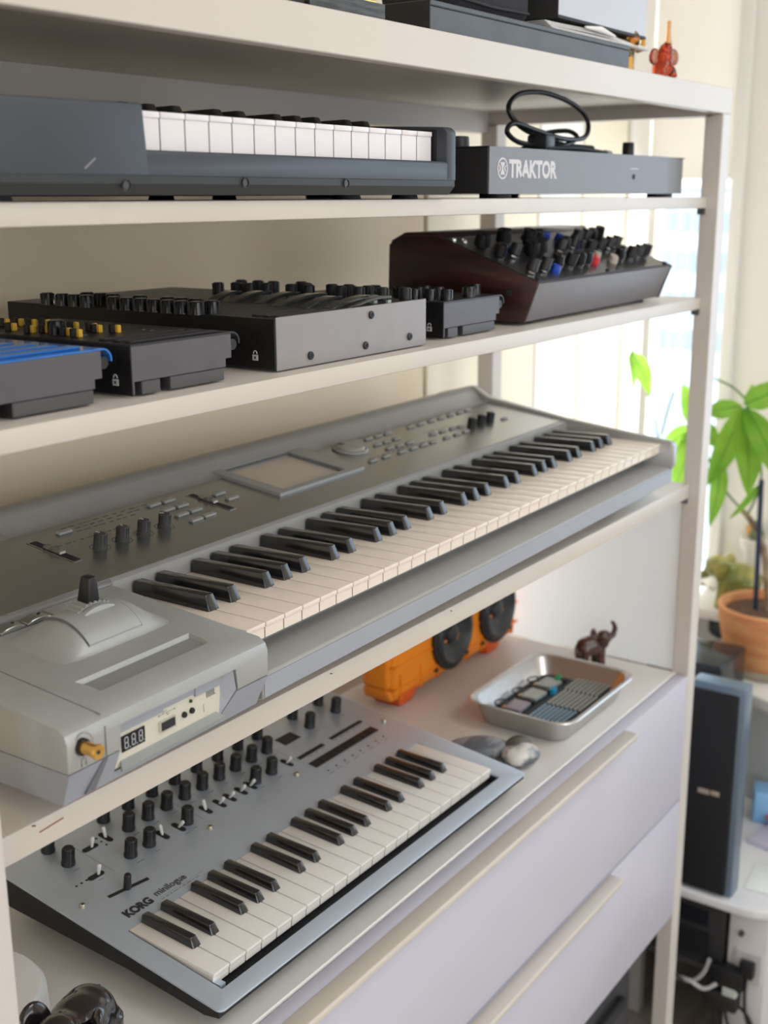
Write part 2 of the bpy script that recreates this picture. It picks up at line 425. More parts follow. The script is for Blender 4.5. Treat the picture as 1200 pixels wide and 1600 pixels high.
# chassis with key bed, front slip, sloped panel and raised back ridge
prof = [(-0.0301,0.0225),(-0.0301,0.0405),(-0.0275,0.0425),(0.012,0.0455),(0.012,0.056),(0.121,0.056),(0.121,0.072),(0.1235,0.0885),(0.126,0.0902),
        (0.2475,0.1060),(0.2560,0.1085),(0.2660,0.1190),(0.2720,0.1236),(0.2790,0.1240),(0.3300,0.1110),(0.3330,0.1050),(0.3330,0.030),(0.310,0.0165),(-0.012,0.0165)]
g = G(); g.prism(prof, U1, U2, 'x'); g.bevel(0.0007, 1, 50); g.build('chassis', SILVC, wk)
g = G(); b0 = [(0.124,0.050),(0.124,0.0885),(0.1265,0.0902)] + prof[9:18] + [(0.124,0.0165)]
g.prism(b0, U0, U1, 'x'); g.build('panel_end', SILV, wk)
# dark grey control panel skin
g = G(); g.box(U0+0.004, U2-0.003, 0.0035, 0.1215, -0.001, 0.0006)
pan = g.build('control_panel', SILVD, wk, pp(0, 0), (S, 0, 0))
# front slip facing, tinted for the cool daylight on it
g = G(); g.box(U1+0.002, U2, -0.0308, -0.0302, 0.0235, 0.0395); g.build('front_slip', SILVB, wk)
# right cheek
cp = [(-0.0320,0.0450),(-0.0320,0.0715),(-0.0270,0.0765),(0.126,0.0935),(0.2475,0.1125),(0.270,0.1255),(0.280,0.1255),(0.331,0.1115),(0.334,0.105),(0.334,0.03),(0.31,0.0165),(-0.010,0.0165)]
g = G(); g.prism(cp, U2, U3, 'x'); g.bevel(0.0022, 2, 25); g.build('right_cheek', SILV, wk)
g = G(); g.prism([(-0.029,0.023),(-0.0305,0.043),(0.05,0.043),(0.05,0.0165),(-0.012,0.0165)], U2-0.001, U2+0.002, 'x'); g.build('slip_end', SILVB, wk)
# left controller block
bp = [(-0.0365,0.0440),(-0.0372,0.0640),(-0.0350,0.0700),(-0.0290,0.0737),(0.1236,0.0870),(0.1236,0.0440)]
g = G(); g.prism(bp, U0, U1, 'x'); g.bevel(0.0018, 2, 40)
blk = g.build('controller_block', SILVL, wk)
# lower tray of the block, tapering inwards
g = G()
g.hexa([(U0+0.003,-0.026,0.0195),(U1-0.003,-0.026,0.0195),(U1-0.001,0.124,0.0195),(U0+0.003,0.124,0.0195),
        (U0+0.0008,-0.0362,0.0438),(U1-0.0004,-0.0362,0.0438),(U1-0.0004,0.124,0.0438),(U0+0.0008,0.124,0.0438)])
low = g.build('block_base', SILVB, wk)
g = G(); g.prism([(0.0239,0.0620),(0.1380,0.0615),(0.1405,0.0455),(0.1290,0.0272),(0.0235,0.0265)], -0.06, -0.0262, 'y'); cut(blk, g)
g = G(); g.prism([(0.0239,0.0620),(0.1380,0.0615),(0.1405,0.0455),(0.1290,0.0272),(0.0235,0.0265)], -0.06, -0.0262, 'y'); cut(low, g)
TB = math.atan2(0.0870-0.0737, 0.1236+0.0290); CB, SB = math.cos(TB), math.sin(TB)
def bb(u, v, w=0.0): return (u, -0.035 + v*CB - w*SB, 0.0732 + v*SB + w*CB)
# ribbon strip recess
g = G(); vs = g.hexa([(0.034,0.0255,-0.0030),(0.1405,0.0255,-0.0030),(0.1405,0.0445,-0.0030),(0.034,0.0445,-0.0030),(0.0345,0.025,0.004),(0.141,0.025,0.004),(0.1480,0.0515,0.004),(0.0300,0.0515,0.004)])
g.xf(vs, Matrix.Translation(bb(0,0)) @ Matrix.Rotation(TB, 4, 'X')); cut(blk, g)
g = G(); g.box(0.0345, 0.1400, 0.0260, 0.0440, -0.0034, -0.0022); g.build('ribbon_strip', mat('ribbon_grey', (0.24,0.25,0.24), 0.5), wk, bb(0,0), (TB,0,0))
# seam line across the block
g = G(); g.box(0.0106, 0.0110, 0.001, 0.155, -0.0004, 0.0003); g.build('seam', PRINTG, wk, bb(0,0), (TB,0,0))
g = G(); g.box(0.0106, 0.0110, -0.0376, -0.0370, 0.045, 0.066); g.build('seam', PRINTG, wk)
g = G(); g.hexa([(0.0085,-0.0368,0.0435),(0.0125,-0.0368,0.0435),(0.0125,-0.03,0.0435),(0.0085,-0.03,0.0435),(-0.001,-0.0285,0.021),(0.0072,-0.0285,0.021),(0.0072,-0.025,0.021),(-0.001,-0.025,0.021)]); g.build('base_notch', mat('notch_shadow_plastic', (0.16,0.16,0.18), 0.6), wk)
# cartridge bay: cream panel with digits, usb port, two buttons
BAYM = mat('cream_bay_plastic', (0.60,0.57,0.47), 0.5)
g = G(); g.box(0.0242, 0.1300, -0.0288, -0.0263, 0.0280, 0.0612); bay = g.build('bay_panel', BAYM, wk)
g = G(); g.hexa([(0.0252,-0.0340,0.0270),(0.126,-0.0340,0.0270),(0.1238,-0.0290,0.0305),(0.030,-0.0290,0.0305),(0.0252,-0.0355,0.0290),(0.127,-0.0355,0.0290),(0.124,-0.0292,0.0318),(0.030,-0.0292,0.0318)]); g.build('bay_sill', SILVL, wk)
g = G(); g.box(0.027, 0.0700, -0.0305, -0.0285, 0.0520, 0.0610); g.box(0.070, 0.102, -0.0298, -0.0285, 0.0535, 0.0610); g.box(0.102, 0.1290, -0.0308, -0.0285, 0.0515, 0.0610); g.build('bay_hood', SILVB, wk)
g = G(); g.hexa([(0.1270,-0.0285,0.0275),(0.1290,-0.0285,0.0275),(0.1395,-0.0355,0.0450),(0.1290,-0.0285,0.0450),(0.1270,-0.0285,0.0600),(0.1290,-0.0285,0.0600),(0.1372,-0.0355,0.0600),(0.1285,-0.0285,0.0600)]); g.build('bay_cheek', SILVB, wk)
g = G(); g.box(0.0315, 0.0527, -0.0296, -0.0286, 0.0372, 0.0484); dsp = g.build('digit_display', mat('display_black', (0.006,0.006,0.010), 0.2), wk)
SEG = mat('led_segment_grey', (0.42,0.44,0.46), 0.5)
for k in range(3):
    x0 = 0.0336 + k*0.0066; g = G(); t = 0.0007; y0, y1 = -0.0299, -0.0295
    for (a,b,c,d) in ((0,0.0036,0,t),(0,0.0036,0.0038,0.0038+t),(0,0.0036,0.0076,0.0076+t)): g.box(x0+a+0.0006, x0+b-0.0006, y0, y1, 0.0388+c, 0.0388+d)
    for z in (0.0006, 0.0044):
        for xx in (0, 0.0036-t): g.box(x0+xx, x0+xx+t, y0, y1, 0.0388+z, 0.0388+z+0.0032)
    g.box(x0+0.0045, x0+0.0053, y0, y1, 0.0386, 0.0394)
    g.build('display_digit', SEG, wk, smooth=False)
g = G(); g.box(0.0662,0.0812,-0.0310,-0.0286,0.0380,0.0458); ub = g.build('usb_port', CHROME, wk)
g = G(); g.box(0.0674,0.0800,-0.0314,-0.0306,0.0390,0.0448); g.build('port_opening', RECES, ub)
for u, z in ((0.0912,0.0418),(0.0990,0.0420)):
    g = G(); g.lathe([(0,-0.0016),(0.0018,-0.0016),(0.0022,-0.001),(0.0022,0.001),(0,0.001)], 16, (u,-0.0292,z), 'y'); g.build('bay_button', BLACKP, wk)
g = G(); g.lathe([(0,-0.001),(0.0012,-0.001),(0.0014,0.001),(0,0.001)], 12, (0.0984,-0.0290,0.0494), 'y'); g.build('status_light', mat('dark_green_led', (0.02,0.06,0.03), 0.2), wk)
g = G()
g.box(0.067,0.082,-0.02895,-0.0287,0.0495,0.0497); g.lathe([(0,-0.0001),(0.0007,-0.0001),(0,0.0001)],8,(0.067,-0.0289,0.0496),'y')
g.hexa([(0.082,-0.0290,0.0490),(0.0835,-0.0290,0.0496),(0.0835,-0.0287,0.0496),(0.082,-0.0287,0.0490),(0.082,-0.0290,0.0502),(0.0835,-0.0290,0.0497),(0.0835,-0.0287,0.0497),(0.082,-0.0287,0.0502)])
g.box(0.071,0.0713,-0.02895,-0.0287,0.0497,0.0512); g.box(0.071,0.075,-0.02895,-0.0287,0.0510,0.0513); g.box(0.075,0.0753,-0.02895,-0.0287,0.048,0.0497); g.box(0.0745,0.0778,-0.02895,-0.0287,0.0478,0.0481)
g.build('usb_symbol', PRINTG, wk, smooth=False)
g = G()
for a in range(5): g.box(0.115+a*0.0018, 0.116+a*0.0018, -0.02905, -0.0287, 0.0465, 0.0505)
g.box(0.1145,0.1245,-0.02905,-0.0287,0.0458,0.0462); g.box(0.1115,0.1117,-0.02905,-0.0287,0.036,0.042)
g.build('bay_print', PRINTG, wk, smooth=False)
# headphone socket with brass adapter and symbol
g = G(); g.lathe([(0.0068,0),(0.0072,-0.0006),(0.0078,-0.0006),(0.0082,0)], 32, (-0.0070,-0.0369,0.0605), 'y'); g.build('socket_ring', SILVL, wk)
g = G(); g.lathe([(0,-0.0025),(0.0055,-0.0025),(0.0058,0.001),(0,0.001)], 24, (-0.0090,-0.0369,0.0600), 'y'); g.build('socket', BLACKP, wk)
g = G(); g.lathe([(0,-0.0130),(0.0015,-0.0130),(0.0015,-0.0152),(0.0046,-0.0156),(0.0050,-0.0150),(0.0050,-0.0138),(0.0042,-0.0130),(0.0042,-0.0020),(0,-0.0020)], 28, (-0.0090,-0.0369,0.0600), 'y'); ad = g.build('brass_adapter', BRASS, wk); ad['label'] = 'brass headphone adapter'
g = G(); g.cyl((-0.0090,-0.0369-0.01535,0.0600), 0.0014, 0.0014, 0.001, 12, 'y'); g.build('adapter_hole', RECES, ad)
g = G(); g.tube([(-0.0080+0.0020*math.cos(R(a)), -0.0372, 0.0490+0.0030*math.sin(R(a))) for a in range(-40, 221, 20)], 0.00016, 5); g.box(-0.0064,-0.0058,-0.0374,-0.0371,0.0462,0.0482); g.box(-0.0102,-0.0096,-0.0374,-0.0371,0.0462,0.0482)
g.build('headphone_symbol', PRINTG, wk)
# joystick hump: smooth height field
g = G(); NU, NV = 46, 26
ua, ub_, va, vb = 0.028, 0.158, 0.066, 0.150
def sst(x): x = max(0, min(1, x)); return x*x*(3-2*x)
grid = []
for i in range(NU+1):
    row = []
    for j in range(NV+1):
        u = ua + (ub_-ua)*i/NU; v = va + (vb-va)*j/NV
        f = sst((u-0.036)/(0.074-0.036))**1.3*sst((0.157-u)/(0.157-0.124))
        q = (v-0.1015)/0.0315
        a = max(0.0, 1-q*q)**0.75
        row.append(g.bm.verts.new((u, v, -0.0006 + 0.0175*a*f)))
    grid.append(row)
for i in range(NU):
    for j in range(NV): g.bm.faces.new((grid[i][j], grid[i+1][j], grid[i+1][j+1], grid[i][j+1]))
g.build('joystick_hump', SILVL, wk, bb(0,0), (TB,0,0), ang=70)
# curved cover with seam, ribbed wheel and lever
g = G(); pts = []
for k in range(13):
    q = -0.88 + 1.40*k/12; v = 0.1015 + 0.0315*q; pts.append((v, 0.0175*max(0,1-q*q)**0.75))
g.prism([(v, z+0.0009) for v, z in pts] + [(v, z-0.002) for v, z in pts[::-1]], 0.0705, 0.1215, 'x'); g.build('joystick_cover', SILVL, wk, bb(0,0), (TB,0,0))
g = G(); g.prism([(v, z+0.0007) for v, z in pts] + [(v, z-0.002) for v, z in pts[::-1]], 0.0699, 0.0705, 'x'); g.prism([(v, z+0.0007) for v, z in pts] + [(v, z-0.002) for v, z in pts[::-1]], 0.1215, 0.1221, 'x'); g.build('cover_seam', PRINTG, wk, bb(0,0), (TB,0,0))
g = G(); n = 200
prof_w = []
for k in range(n):
    r = 0.0350 if k % 4 < 2 else 0.0338
    prof_w.append((0.1005 + r*math.cos(2*math.pi*k/n), -0.0120 + r*math.sin(2*math.pi*k/n)))
g.prism(prof_w, 0.1010, 0.1150, 'y'); g.build('ribbed_wheel', mat('wheel_grey', (0.30,0.30,0.29), 0.5), wk, bb(0,0), (TB,0,0), ang=20)
g = G(); g.hexa([(0.0960,0.1020,0.019),(0.1080,0.1020,0.019),(0.1080,0.1150,0.019),(0.0960,0.1150,0.019),(0.0982,0.1040,0.0405),(0.1062,0.1040,0.0405),(0.1062,0.1130,0.0405),(0.0982,0.1130,0.0405)]); g.bevel(0.0014, 2); g.build('joystick_lever', BLACKP, wk, bb(0,0), (TB,0,0))
g = G(); arc = [(0.1005 + 0.0335*math.cos(R(a)), -0.0120 + 0.0335*math.sin(R(a))) for a in range(45, 136, 6)]
g.prism(arc, 0.0945, 0.1000, 'y'); g.bevel(0.001, 2, 50); g.build('wheel_guard', SILVL, wk, bb(0,0), (TB,0,0), ang=50)
# two curved switches in their trough
g = G(); g.box(0.0400,0.1010,0.1405,0.1560,-0.0006,0.0003); g.build('switch_trough', SILVD, wk, bb(0,0), (TB,0,0))
for u in (0.0608, 0.0850):
    g = G(); q = [(-0.0113,0.0002),(-0.0113,0.0018),(-0.006,0.0034),(0,0.0040),(0.006,0.0034),(0.0113,0.0018),(0.0113,0.0002)]
    g.prism([(u+a, b) for a, b in q], 0.1412, 0.1512, 'y'); g.bevel(0.0005, 1); s_ = g.build('switch', SILVD, wk, bb(0,0), (TB,0,0))
    g = G(); g.box(u+0.003,u+0.0055,0.1475,0.1490,0.0034,0.0042); g.build('switch_mark', RECES, s_)
# panel controls
def knob_fn(r, h, m_, mark=True, name='knob'):
    def f():
        g = G(); n = 32; prof_ = []
        g.lathe([(0,0),(r*1.12,0),(r*1.12,h*0.16),(r,h*0.22),(r*0.88,h*0.95),(r*0.78,h),(0,h)], 20)
        for k in range(12):
            a = 2*math.pi*k/12; v = g.box(r*0.86, r*1.02, -r*0.10, r*0.10, h*0.2, h*0.92); g.xf(v, Matrix.Rotation(a, 4, 'Z'))
        return g.build(name, m_)
    return Kit(f)
KGREY = mat('dark_grey_knob', (0.055,0.055,0.055), 0.45)
kn = knob_fn(0.0058, 0.0130, KGREY)
def ptr():
    g = G(); g.box(-0.0005,0.0005,0.0012,0.0050,0.0130,0.0134); return g.build('pointer', PRINTW)
kp = Kit(ptr)
for u in (0.2197, 0.2459, 0.2723, 0.2990):
    o = kn.put(wk, pp(u, 0.0585, 0.0006), (S,0,0)); kp.put(o, (0,0,0), (0,0,R(random.choice((-20, 10, 35)))))
kn2 = knob_fn(0.0056, 0.0120, BLACKP)
for u in (0.8800, 0.9050, 0.9300): kn2.put(wk, pp(u, 0.0655, 0.0006), (S,0,0))
for u, va_, vb_, vc in ((0.1838, 0.0461, 0.1044, 0.076), (0.3846, 0.0491, 0.1065, 0.082)):
    g = G(); g.box(-0.0052,0.0052,va_,vb_,0.0004,0.0011); sl = g.build('slider', SILVD, wk, pp(u,0), (S,0,0))
    g = G(); g.box(-0.0036,0.0036,va_+0.002,vb_-0.002,0.0009,0.0014); g.build('slot', RECES, sl)
    g = G(); g.prism([(vc-0.011,0.0014),(vc-0.010,0.0040),(vc-0.004,0.0030),(vc,0.0060),(vc+0.004,0.0030),(vc+0.010,0.0040),(vc+0.011,0.0014)], -0.0034, 0.0034, 'x'); g.bevel(0.0004,1); g.build('slider_cap', SILVD, sl)
def btn_fn(wd, dp, hh, m_):
    def f():
        g = G(); g.box(-wd/2, wd/2, -dp/2, dp/2, 0, hh); g.bevel(0.0007, 2); return g.build('button', m_)
    return Kit(f)
BTN = mat('grey_button', (0.36,0.36,0.34), 0.5)
kb_ = btn_fn(0.0150, 0.0062, 0.0026, BTN)
for u, v in [(0.2197,0.1035),(0.353,0.105),(0.353,0.0874),(0.353,0.0698),(0.353,0.0524),(0.334,0.1055),(0.334,0.0875),(0.334,0.0695),(0.334,0.0515),(0.4085,0.0885),(0.4085,0.0716)]:
    kb_.put(wk, pp(u, v, 0.0006), (S,0,0))
kb2 = btn_fn(0.0135, 0.0052, 0.0024, BTN)
for u, v in [(0.7094,0.113),(0.731,0.113),(0.752,0.113),(0.6985,0.092),(0.7185,0.092),(0.740,0.092),(0.698,0.074),(0.718,0.073),(0.739,0.072),(0.637,0.0566),(0.664,0.0566),(0.697,0.0562),(0.7227,0.0562),(0.7457,0.0562),(0.768,0.0562),
             (0.804,0.1125),(0.829,0.1125),(0.8545,0.1125),(0.880,0.1125),(0.9047,0.1125),(0.929,0.1125),(0.950,0.1125),(0.8006,0.0765),(0.8235,0.0755),(0.8465,0.0745),(0.865,0.0735),(0.8007,0.056),(0.8262,0.056),(0.8484,0.056),(0.955,0.057)]:
    kb2.put(wk, pp(u, v, 0.0006), (S,0,0))
# touchscreen with raised frame
g = G()
for (x0,x1,y0,y1) in ((0.452,0.602,0.0445,0.0525),(0.452,0.602,0.134,0.153),(0.452,0.4665,0.0525,0.134),(0.5765,0.602,0.0525,0.134)): g.box(x0,x1,y0,y1,0.0004,0.0040)
fr = g.build('screen_frame', SILVL, wk, pp(0,0), (S,0,0))
g = G(); g.box(0.466,0.577,0.0520,0.1345,0.0002,0.0012); g.build('screen', mat('unlit_lcd', (0.66,0.57,0.49), 0.3, var=0.02, vscale=8), fr)
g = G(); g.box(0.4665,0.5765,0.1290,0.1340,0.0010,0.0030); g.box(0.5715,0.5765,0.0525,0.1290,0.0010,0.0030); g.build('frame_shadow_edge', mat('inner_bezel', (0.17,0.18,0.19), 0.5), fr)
# value dial
g = G(); g.lathe([(0,0.0004),(0.0215,0.0004),(0.0215,0.0022),(0.0195,0.0034),(0.0185,0.0030),(0.0185,0.0016),(0,0.0016)], 40); dr = g.build('dial_ring', SILVL, wk, pp(0.6530,0.100,0.0006), (S,0,0))
g = G(); g.lathe([(0,0.0014),(0.0172,0.0014),(0.0172,0.0042),(0.0155,0.0058),(0.006,0.0066),(0,0.0066)], 40); dl = g.build('value_dial', mat('dial_cream', (0.40,0.395,0.35), 0.5), dr)
g = G(); g.ell((-0.006,0.0095,0.0062), (0.0045,0.0045,0.0010), None, 2); g.build('finger_dimple', mat('dimple_grey', (0.08,0.08,0.08), 0.4), dl)
# printed legends on the panel
g = G(); rr = random.Random(3)
for u0_, u1_, v in ((0.185,0.275,0.082),(0.225,0.33,0.112),(0.235,0.325,0.1055),(0.23,0.30,0.0985),(0.795,0.86,0.086),(0.64,0.77,0.0635),(0.70,0.76,0.1205),(0.80,0.95,0.1205)):
    x = u0_
    while x < u1_:
        l = rr.uniform(0.003, 0.008); g.box(x, x+l, v, v+0.0012, 0.0007, 0.0008); x += l + rr.uniform(0.002, 0.006)
g.build('panel_print', PRINTG, wk, pp(0,0), (S,0,0), smooth=False)['kind'] = 'stuff'
g = G()
for u in (0.2197, 0.2459, 0.2723, 0.2990):
    g.lathe([(0.0085,0.0007),(0.0089,0.0008),(0.0093,0.0007)], 28, (u,0.0585,0))
g.build('knob_scale_print', PRINTG, wk, pp(0,0), (S,0,0))
g = G(); g.box(0.06,0.0625,0.1235,0.1245,0,0.0002); g.box(0.064,0.069,0.1235,0.1245,0,0.0002); g.box(0.05,0.056,0.1235,0.1245,0,0.0002); g.build('switch_print', PRINTG, wk, bb(0,0.0385,0.0004), (TB,0,0))
key_row(wk, 36, 0.1785, 0.02357, -0.0136, 0.1205, 0.0735, 0.0014, KEYW, BLACKK, 0.0365, 0.0125, 0.0132, tilt=R(0.4), drop=0.013)
for u, v in ((0.03,0.075),(0.03,0.29),(0.98,0.04),(1.0,0.29)):
    g = G(); g.cyl((u,v,0.0002), 0.014, 0.013, 0.0198, 20); g.build('rubber_foot', BLACKM, wk)

# ---------------------------------------------------------------- small slim-key synthesizer on the cabinet
ml = thing('mini_synthesizer', 'compact silver-blue synthesizer with slim keys and black knobs, on the drawer cabinet', 'synthesizer', (0.6241, 0.0112, ZC), R(-0.4))
T6 = R(6.5); C6, S6 = math.cos(T6), math.sin(T6); H0 = 0.026
def np_(u, v, w=0.0): return (u, v*C6 - w*S6, H0 + v*S6 + w*C6)
WD = 0.5193
ALU = mat('bead_blasted_aluminium', (0.60,0.68,0.79), 0.42, metal=0.55, var=0.02, vscale=20, bump=0.03, bscale=2000)
g = G(); r_ = 0.006; poly = []
for cx, cy, a0 in ((WD-r_, r_, -90), (WD-r_, 0.296-r_, 0), (r_, 0.296-r_, 90), (r_, r_, 180)):
    for k in range(5): a = R(a0 + 22.5*k); poly.append((cx + r_*math.cos(a), cy + r_*math.sin(a)))
g.prism(poly, -0.0022, 0.0, 'z'); g.bevel(0.0008, 2, 60)
tp = g.build('top_panel', ALU, ml)
g = G(); g.box(0.0215, 0.4885, 0.0185, 0.1325, -0.02, 0.02); cut(tp, g)
tp.location = np_(0,0); tp.rotation_euler = (T6,0,0)
g = G(); g.prism([(0.003,0.0185),(0.004,0.0232),(0.293,0.0232+0.29*math.tan(T6)),(0.294,0.026),(0.272,0.0255),(0.11,0.0220),(0.02,0.0150)], 0.001, WD-0.001, 'x'); ch = g.build('chassis', BLACKM, ml)
g = G(); g.prism([(0.020,0.0185),(0.020,0.0290),(0.1322,0.0415),(0.1322,0.0185)], 0.0225, 0.4875, 'x'); cut(ch, g)
for u, v, hh in ((0.04,0.03,0.0160),(WD-0.04,0.03,0.0160),(0.04,0.27,0.0256),(WD-0.04,0.27,0.0256)):
    g = G(); g.cyl((u,v,0.0001), 0.009, 0.009, hh, 16); g.build('rubber_foot', BLACKM, ml)
key_row(ml, 22, 0.0232, 0.02113, 0.0295, 0.1315, 0.0360, 0.0010, KEYW2, BLACKK, 0.0655, 0.0085, 0.0108, tilt=R(2.6), drop=0.0115)
g = G(); g.box(0.0235,0.0300,0.022,0.032,0.0175,0.0285); g.build('key_stop', ALU, ml)
km = knob_fn(0.0061, 0.0185, BLACKP)
for u, v in [(0.0524,0.2457)] + [(0.1321+0.0268*k, 0.2475) for k in range(9)] + [(0.102,0.2128),(0.1269,0.2128),(0.1804,0.2128),(0.288,0.2138),(0.3153,0.2138),(0.4277,0.2492),(0.481,0.2506)] + [(0.0535,0.2760)] + [(0.125+0.034*k, 0.2765) for k in range(8)] + [(0.43,0.278),(0.481,0.278)]:
    km.put(ml, np_(u, v), (T6,0,0))
TOG = mat('white_toggle', (0.72,0.71,0.69), 0.35)
def togg():
    g = G(); poly_ = []
    for cx, a0 in ((0.0062,-90),(-0.0062,90)):
        for k in range(7): a = R(a0+30*k); poly_.append((cx+0.0033*math.cos(a), 0.0033*math.sin(a)))
    g.prism(poly_, 0.0, 0.0004, 'z'); return g.build('toggle_slot', RECES)
def lever():
    g = G(); g.lathe([(0,0),(0.0013,0),(0.0020,0.0075),(0.0021,0.0098),(0.0013,0.0112),(0,0.0114)], 14); return g.build('toggle_lever', TOG)
kt, kl = Kit(togg), Kit(lever)
for u, v, along, lean in [(0.084,0.2503,0,0),(0.1065,0.2530,1,22),(0.0575,0.2124,0,0),(0.1475,0.2150,1,24),(0.1683,0.2128,1,-32),(0.2105,0.2150,1,24),(0.2291,0.2125,1,-30),(0.2448,0.2125,1,-30),(0.2628,0.2125,1,-30),(0.2782,0.2125,1,-30),(0.343,0.2145,1,-30)]:
    s_ = kt.put(ml, np_(u, v), (T6, 0, 0))
    if along:
        s_.rotation_euler = (Matrix.Rotation(T6,3,'X') @ Matrix.Rotation(R(90),3,'Z')).to_euler()
        kl.put(s_, (0,0,0), (0, R(lean), 0))
    else: kl.put(s_, (0.002 if v > 0.23 else 0.003,0,0), (0, R(4), 0))
# mode lights beside the toggles
g = G()
for u, v in [(0.0345+0.0062*k, 0.2135) for k in range(4)] + [(0.0985,0.258),(0.0985,0.2505),(0.0985,0.243)] + [(0.3626+0.01546*k, 0.1700) for k in range(8)]:
    g.lathe([(0,0.0003),(0.0013,0.0003),(0.0013,0),(0,0)], 10, (u, v, 0))
g.build('indicator_lights', RECES, ml, np_(0,0), (T6,0,0))
# wide slider
g = G(); vs = g.box(-0.0225,0.0225,-0.0019,0.0019,0.0,0.0005); g.xf(vs, Matrix.Translation((0.0652,0.1765,0)) @ Matrix.Rotation(R(-8),4,'Z')); sl = g.build('pitch_slider', RECES, ml, np_(0,0), (T6,0,0))
g = G(); g.lathe([(0,0),(0.0036,0),(0.0038,0.002),(0.0034,0.0145),(0.0028,0.0155),(0,0.0155)], 18, (0.0638,0.1768,0)); g.build('slider_cap', BLACKP, sl)
for u, v in ((0.0179,0.1863),(0.1882,0.1878),(0.3302,0.1895),(0.5012,0.1906)):
    g = G(); g.lathe([(0.0010,0.0022),(0.0012,0.0034),(0.0022,0.0034),(0.0026,0.0026),(0.0026,0),(0,0)], 16); sc = g.build('screw', mat('nickel_screw', (0.62,0.55,0.42), 0.3, metal=1.0), ml, np_(u,v), (T6,0,0))
    g = G(); g.cyl((0,0,0.0010), 0.0012, 0.0012, 0.0016, 6); g.build('screw_socket', RECES, sc)
g = G(); g.box(0.3725,0.4005,0.2402,0.2574,0,0.0004); g.build('oled_screen', mat('oled_black', (0.006,0.006,0.008), 0.12), ml, np_(0,0), (T6,0,0))
for a, b, c, d in ((0.3588,0.4052,0.2076,0.2132),(0.4209,0.4826,0.2096,0.2148)):
    g = G(); g.box(a,b,c,d,0,0.0006); g.build('button_strip', BLACKP, ml, np_(0,0), (T6,0,0))
for k in range(8):
    g = G(); x0 = 0.3582 + k*0.0152; g.box(x0, x0+0.0146, 0.1828, 0.1953, 0, 0.0011); g.bevel(0.0003,1); g.build('step_button', BLACKP, ml, np_(0,0), (T6,0,0))
# thin section lines and small legends
g = G()
for (u, v0, v1) in ((0.0735,0.205,0.262),(0.0985,0.226,0.227),(0.196,0.203,0.285),(0.355,0.200,0.285),(0.222,0.235,0.285)): g.box(u, u+0.0004, v0, v1, 0, 0.0001)
rr = random.Random(5)
for u, v in [(0.0524,0.2325)] + [(0.1321+0.0268*k, 0.2345) for k in range(9)] + [(0.102,0.1985),(0.1269,0.1985),(0.1804,0.1995),(0.288,0.2000),(0.3153,0.2000),(0.4277,0.2352),(0.481,0.2366),(0.0585,0.2045),(0.169,0.1985)] + [(0.3626+0.01546*k, 0.1640) for k in range(8)] + [(0.375+0.012*k,0.2045) for k in range(3)] + [(0.425+0.012*k,0.2065) for k in range(5)]:
    g.box(u-0.0045, u-0.0045+rr.uniform(0.005,0.009), v, v+0.0009, 0, 0.0001)
g.build('panel_print', mat('faint_print', (0.20,0.22,0.24), 0.6), ml, np_(0,0), (T6,0,0), smooth=False)['kind'] = 'stuff'
text('maker_lettering', 'KORG', 0.0135, PRINT, ml, np_(0.0345,0.1445,0.0001), (T6,0,0), xs=0.86, bold=0.00075)
text('model_lettering', 'minilogue', 0.0112, mat('soft_print', (0.07,0.075,0.08), 0.6), ml, np_(0.0735,0.1478,0.0001), (T6,0,0), xs=0.92, bold=0.00025)
g = G(); g.box(0.073,0.132,0.1438,0.1441,0,0.0001)
rr = random.Random(9); x = 0.0735
while x < 0.12: l = rr.uniform(0.002,0.007); g.box(x, x+l, 0.1410, 0.1420, 0, 0.0001); x += l+0.0015
g.build('tagline_print', mat('faint_print', (0.20,0.22,0.24), 0.6), ml, np_(0,0), (T6,0,0), smooth=False)

# ---------------------------------------------------------------- small modules on the third shelf
MODF = mat('module_grey_metal', (0.115,0.106,0.115), 0.45, metal=0.35, var=0.05, vscale=70, bump=0.04, bscale=900)
TOPB = mat('module_black_top', (0.028,0.027,0.030), 0.38, bump=0.04, bscale=900)
def lock_mark(parent, y, z, s=1.0):
    """padlock print on a face that looks along -x"""
    g = G(); x0, x1 = -0.0011, -0.0005
    g.box(x0, x1, y-0.0022*s, y+0.0022*s, z, z+0.0036*s)
    g.tube([(-0.0008, y+0.0014*s*math.cos(R(a)), z+0.0042*s+0.0019*s*math.sin(R(a))) for a in range(0, 181, 20)], 0.00035*s, 6)
    o = g.build('padlock_print', PRINTW, parent)
    g = G(); g.box(-0.0014, -0.0009, y-0.0006*s, y+0.0006*s, z+0.001*s, z+0.0026*s); g.build('keyhole_print', RECES, o)
    g = G(); g.box(-0.0010, -0.0004, y-0.0018, y+0.0018, z+0.0135, z+0.0225); g.build('lock_slot', mat('slot_black', (0.003,0.003,0.003), 0.8), parent)
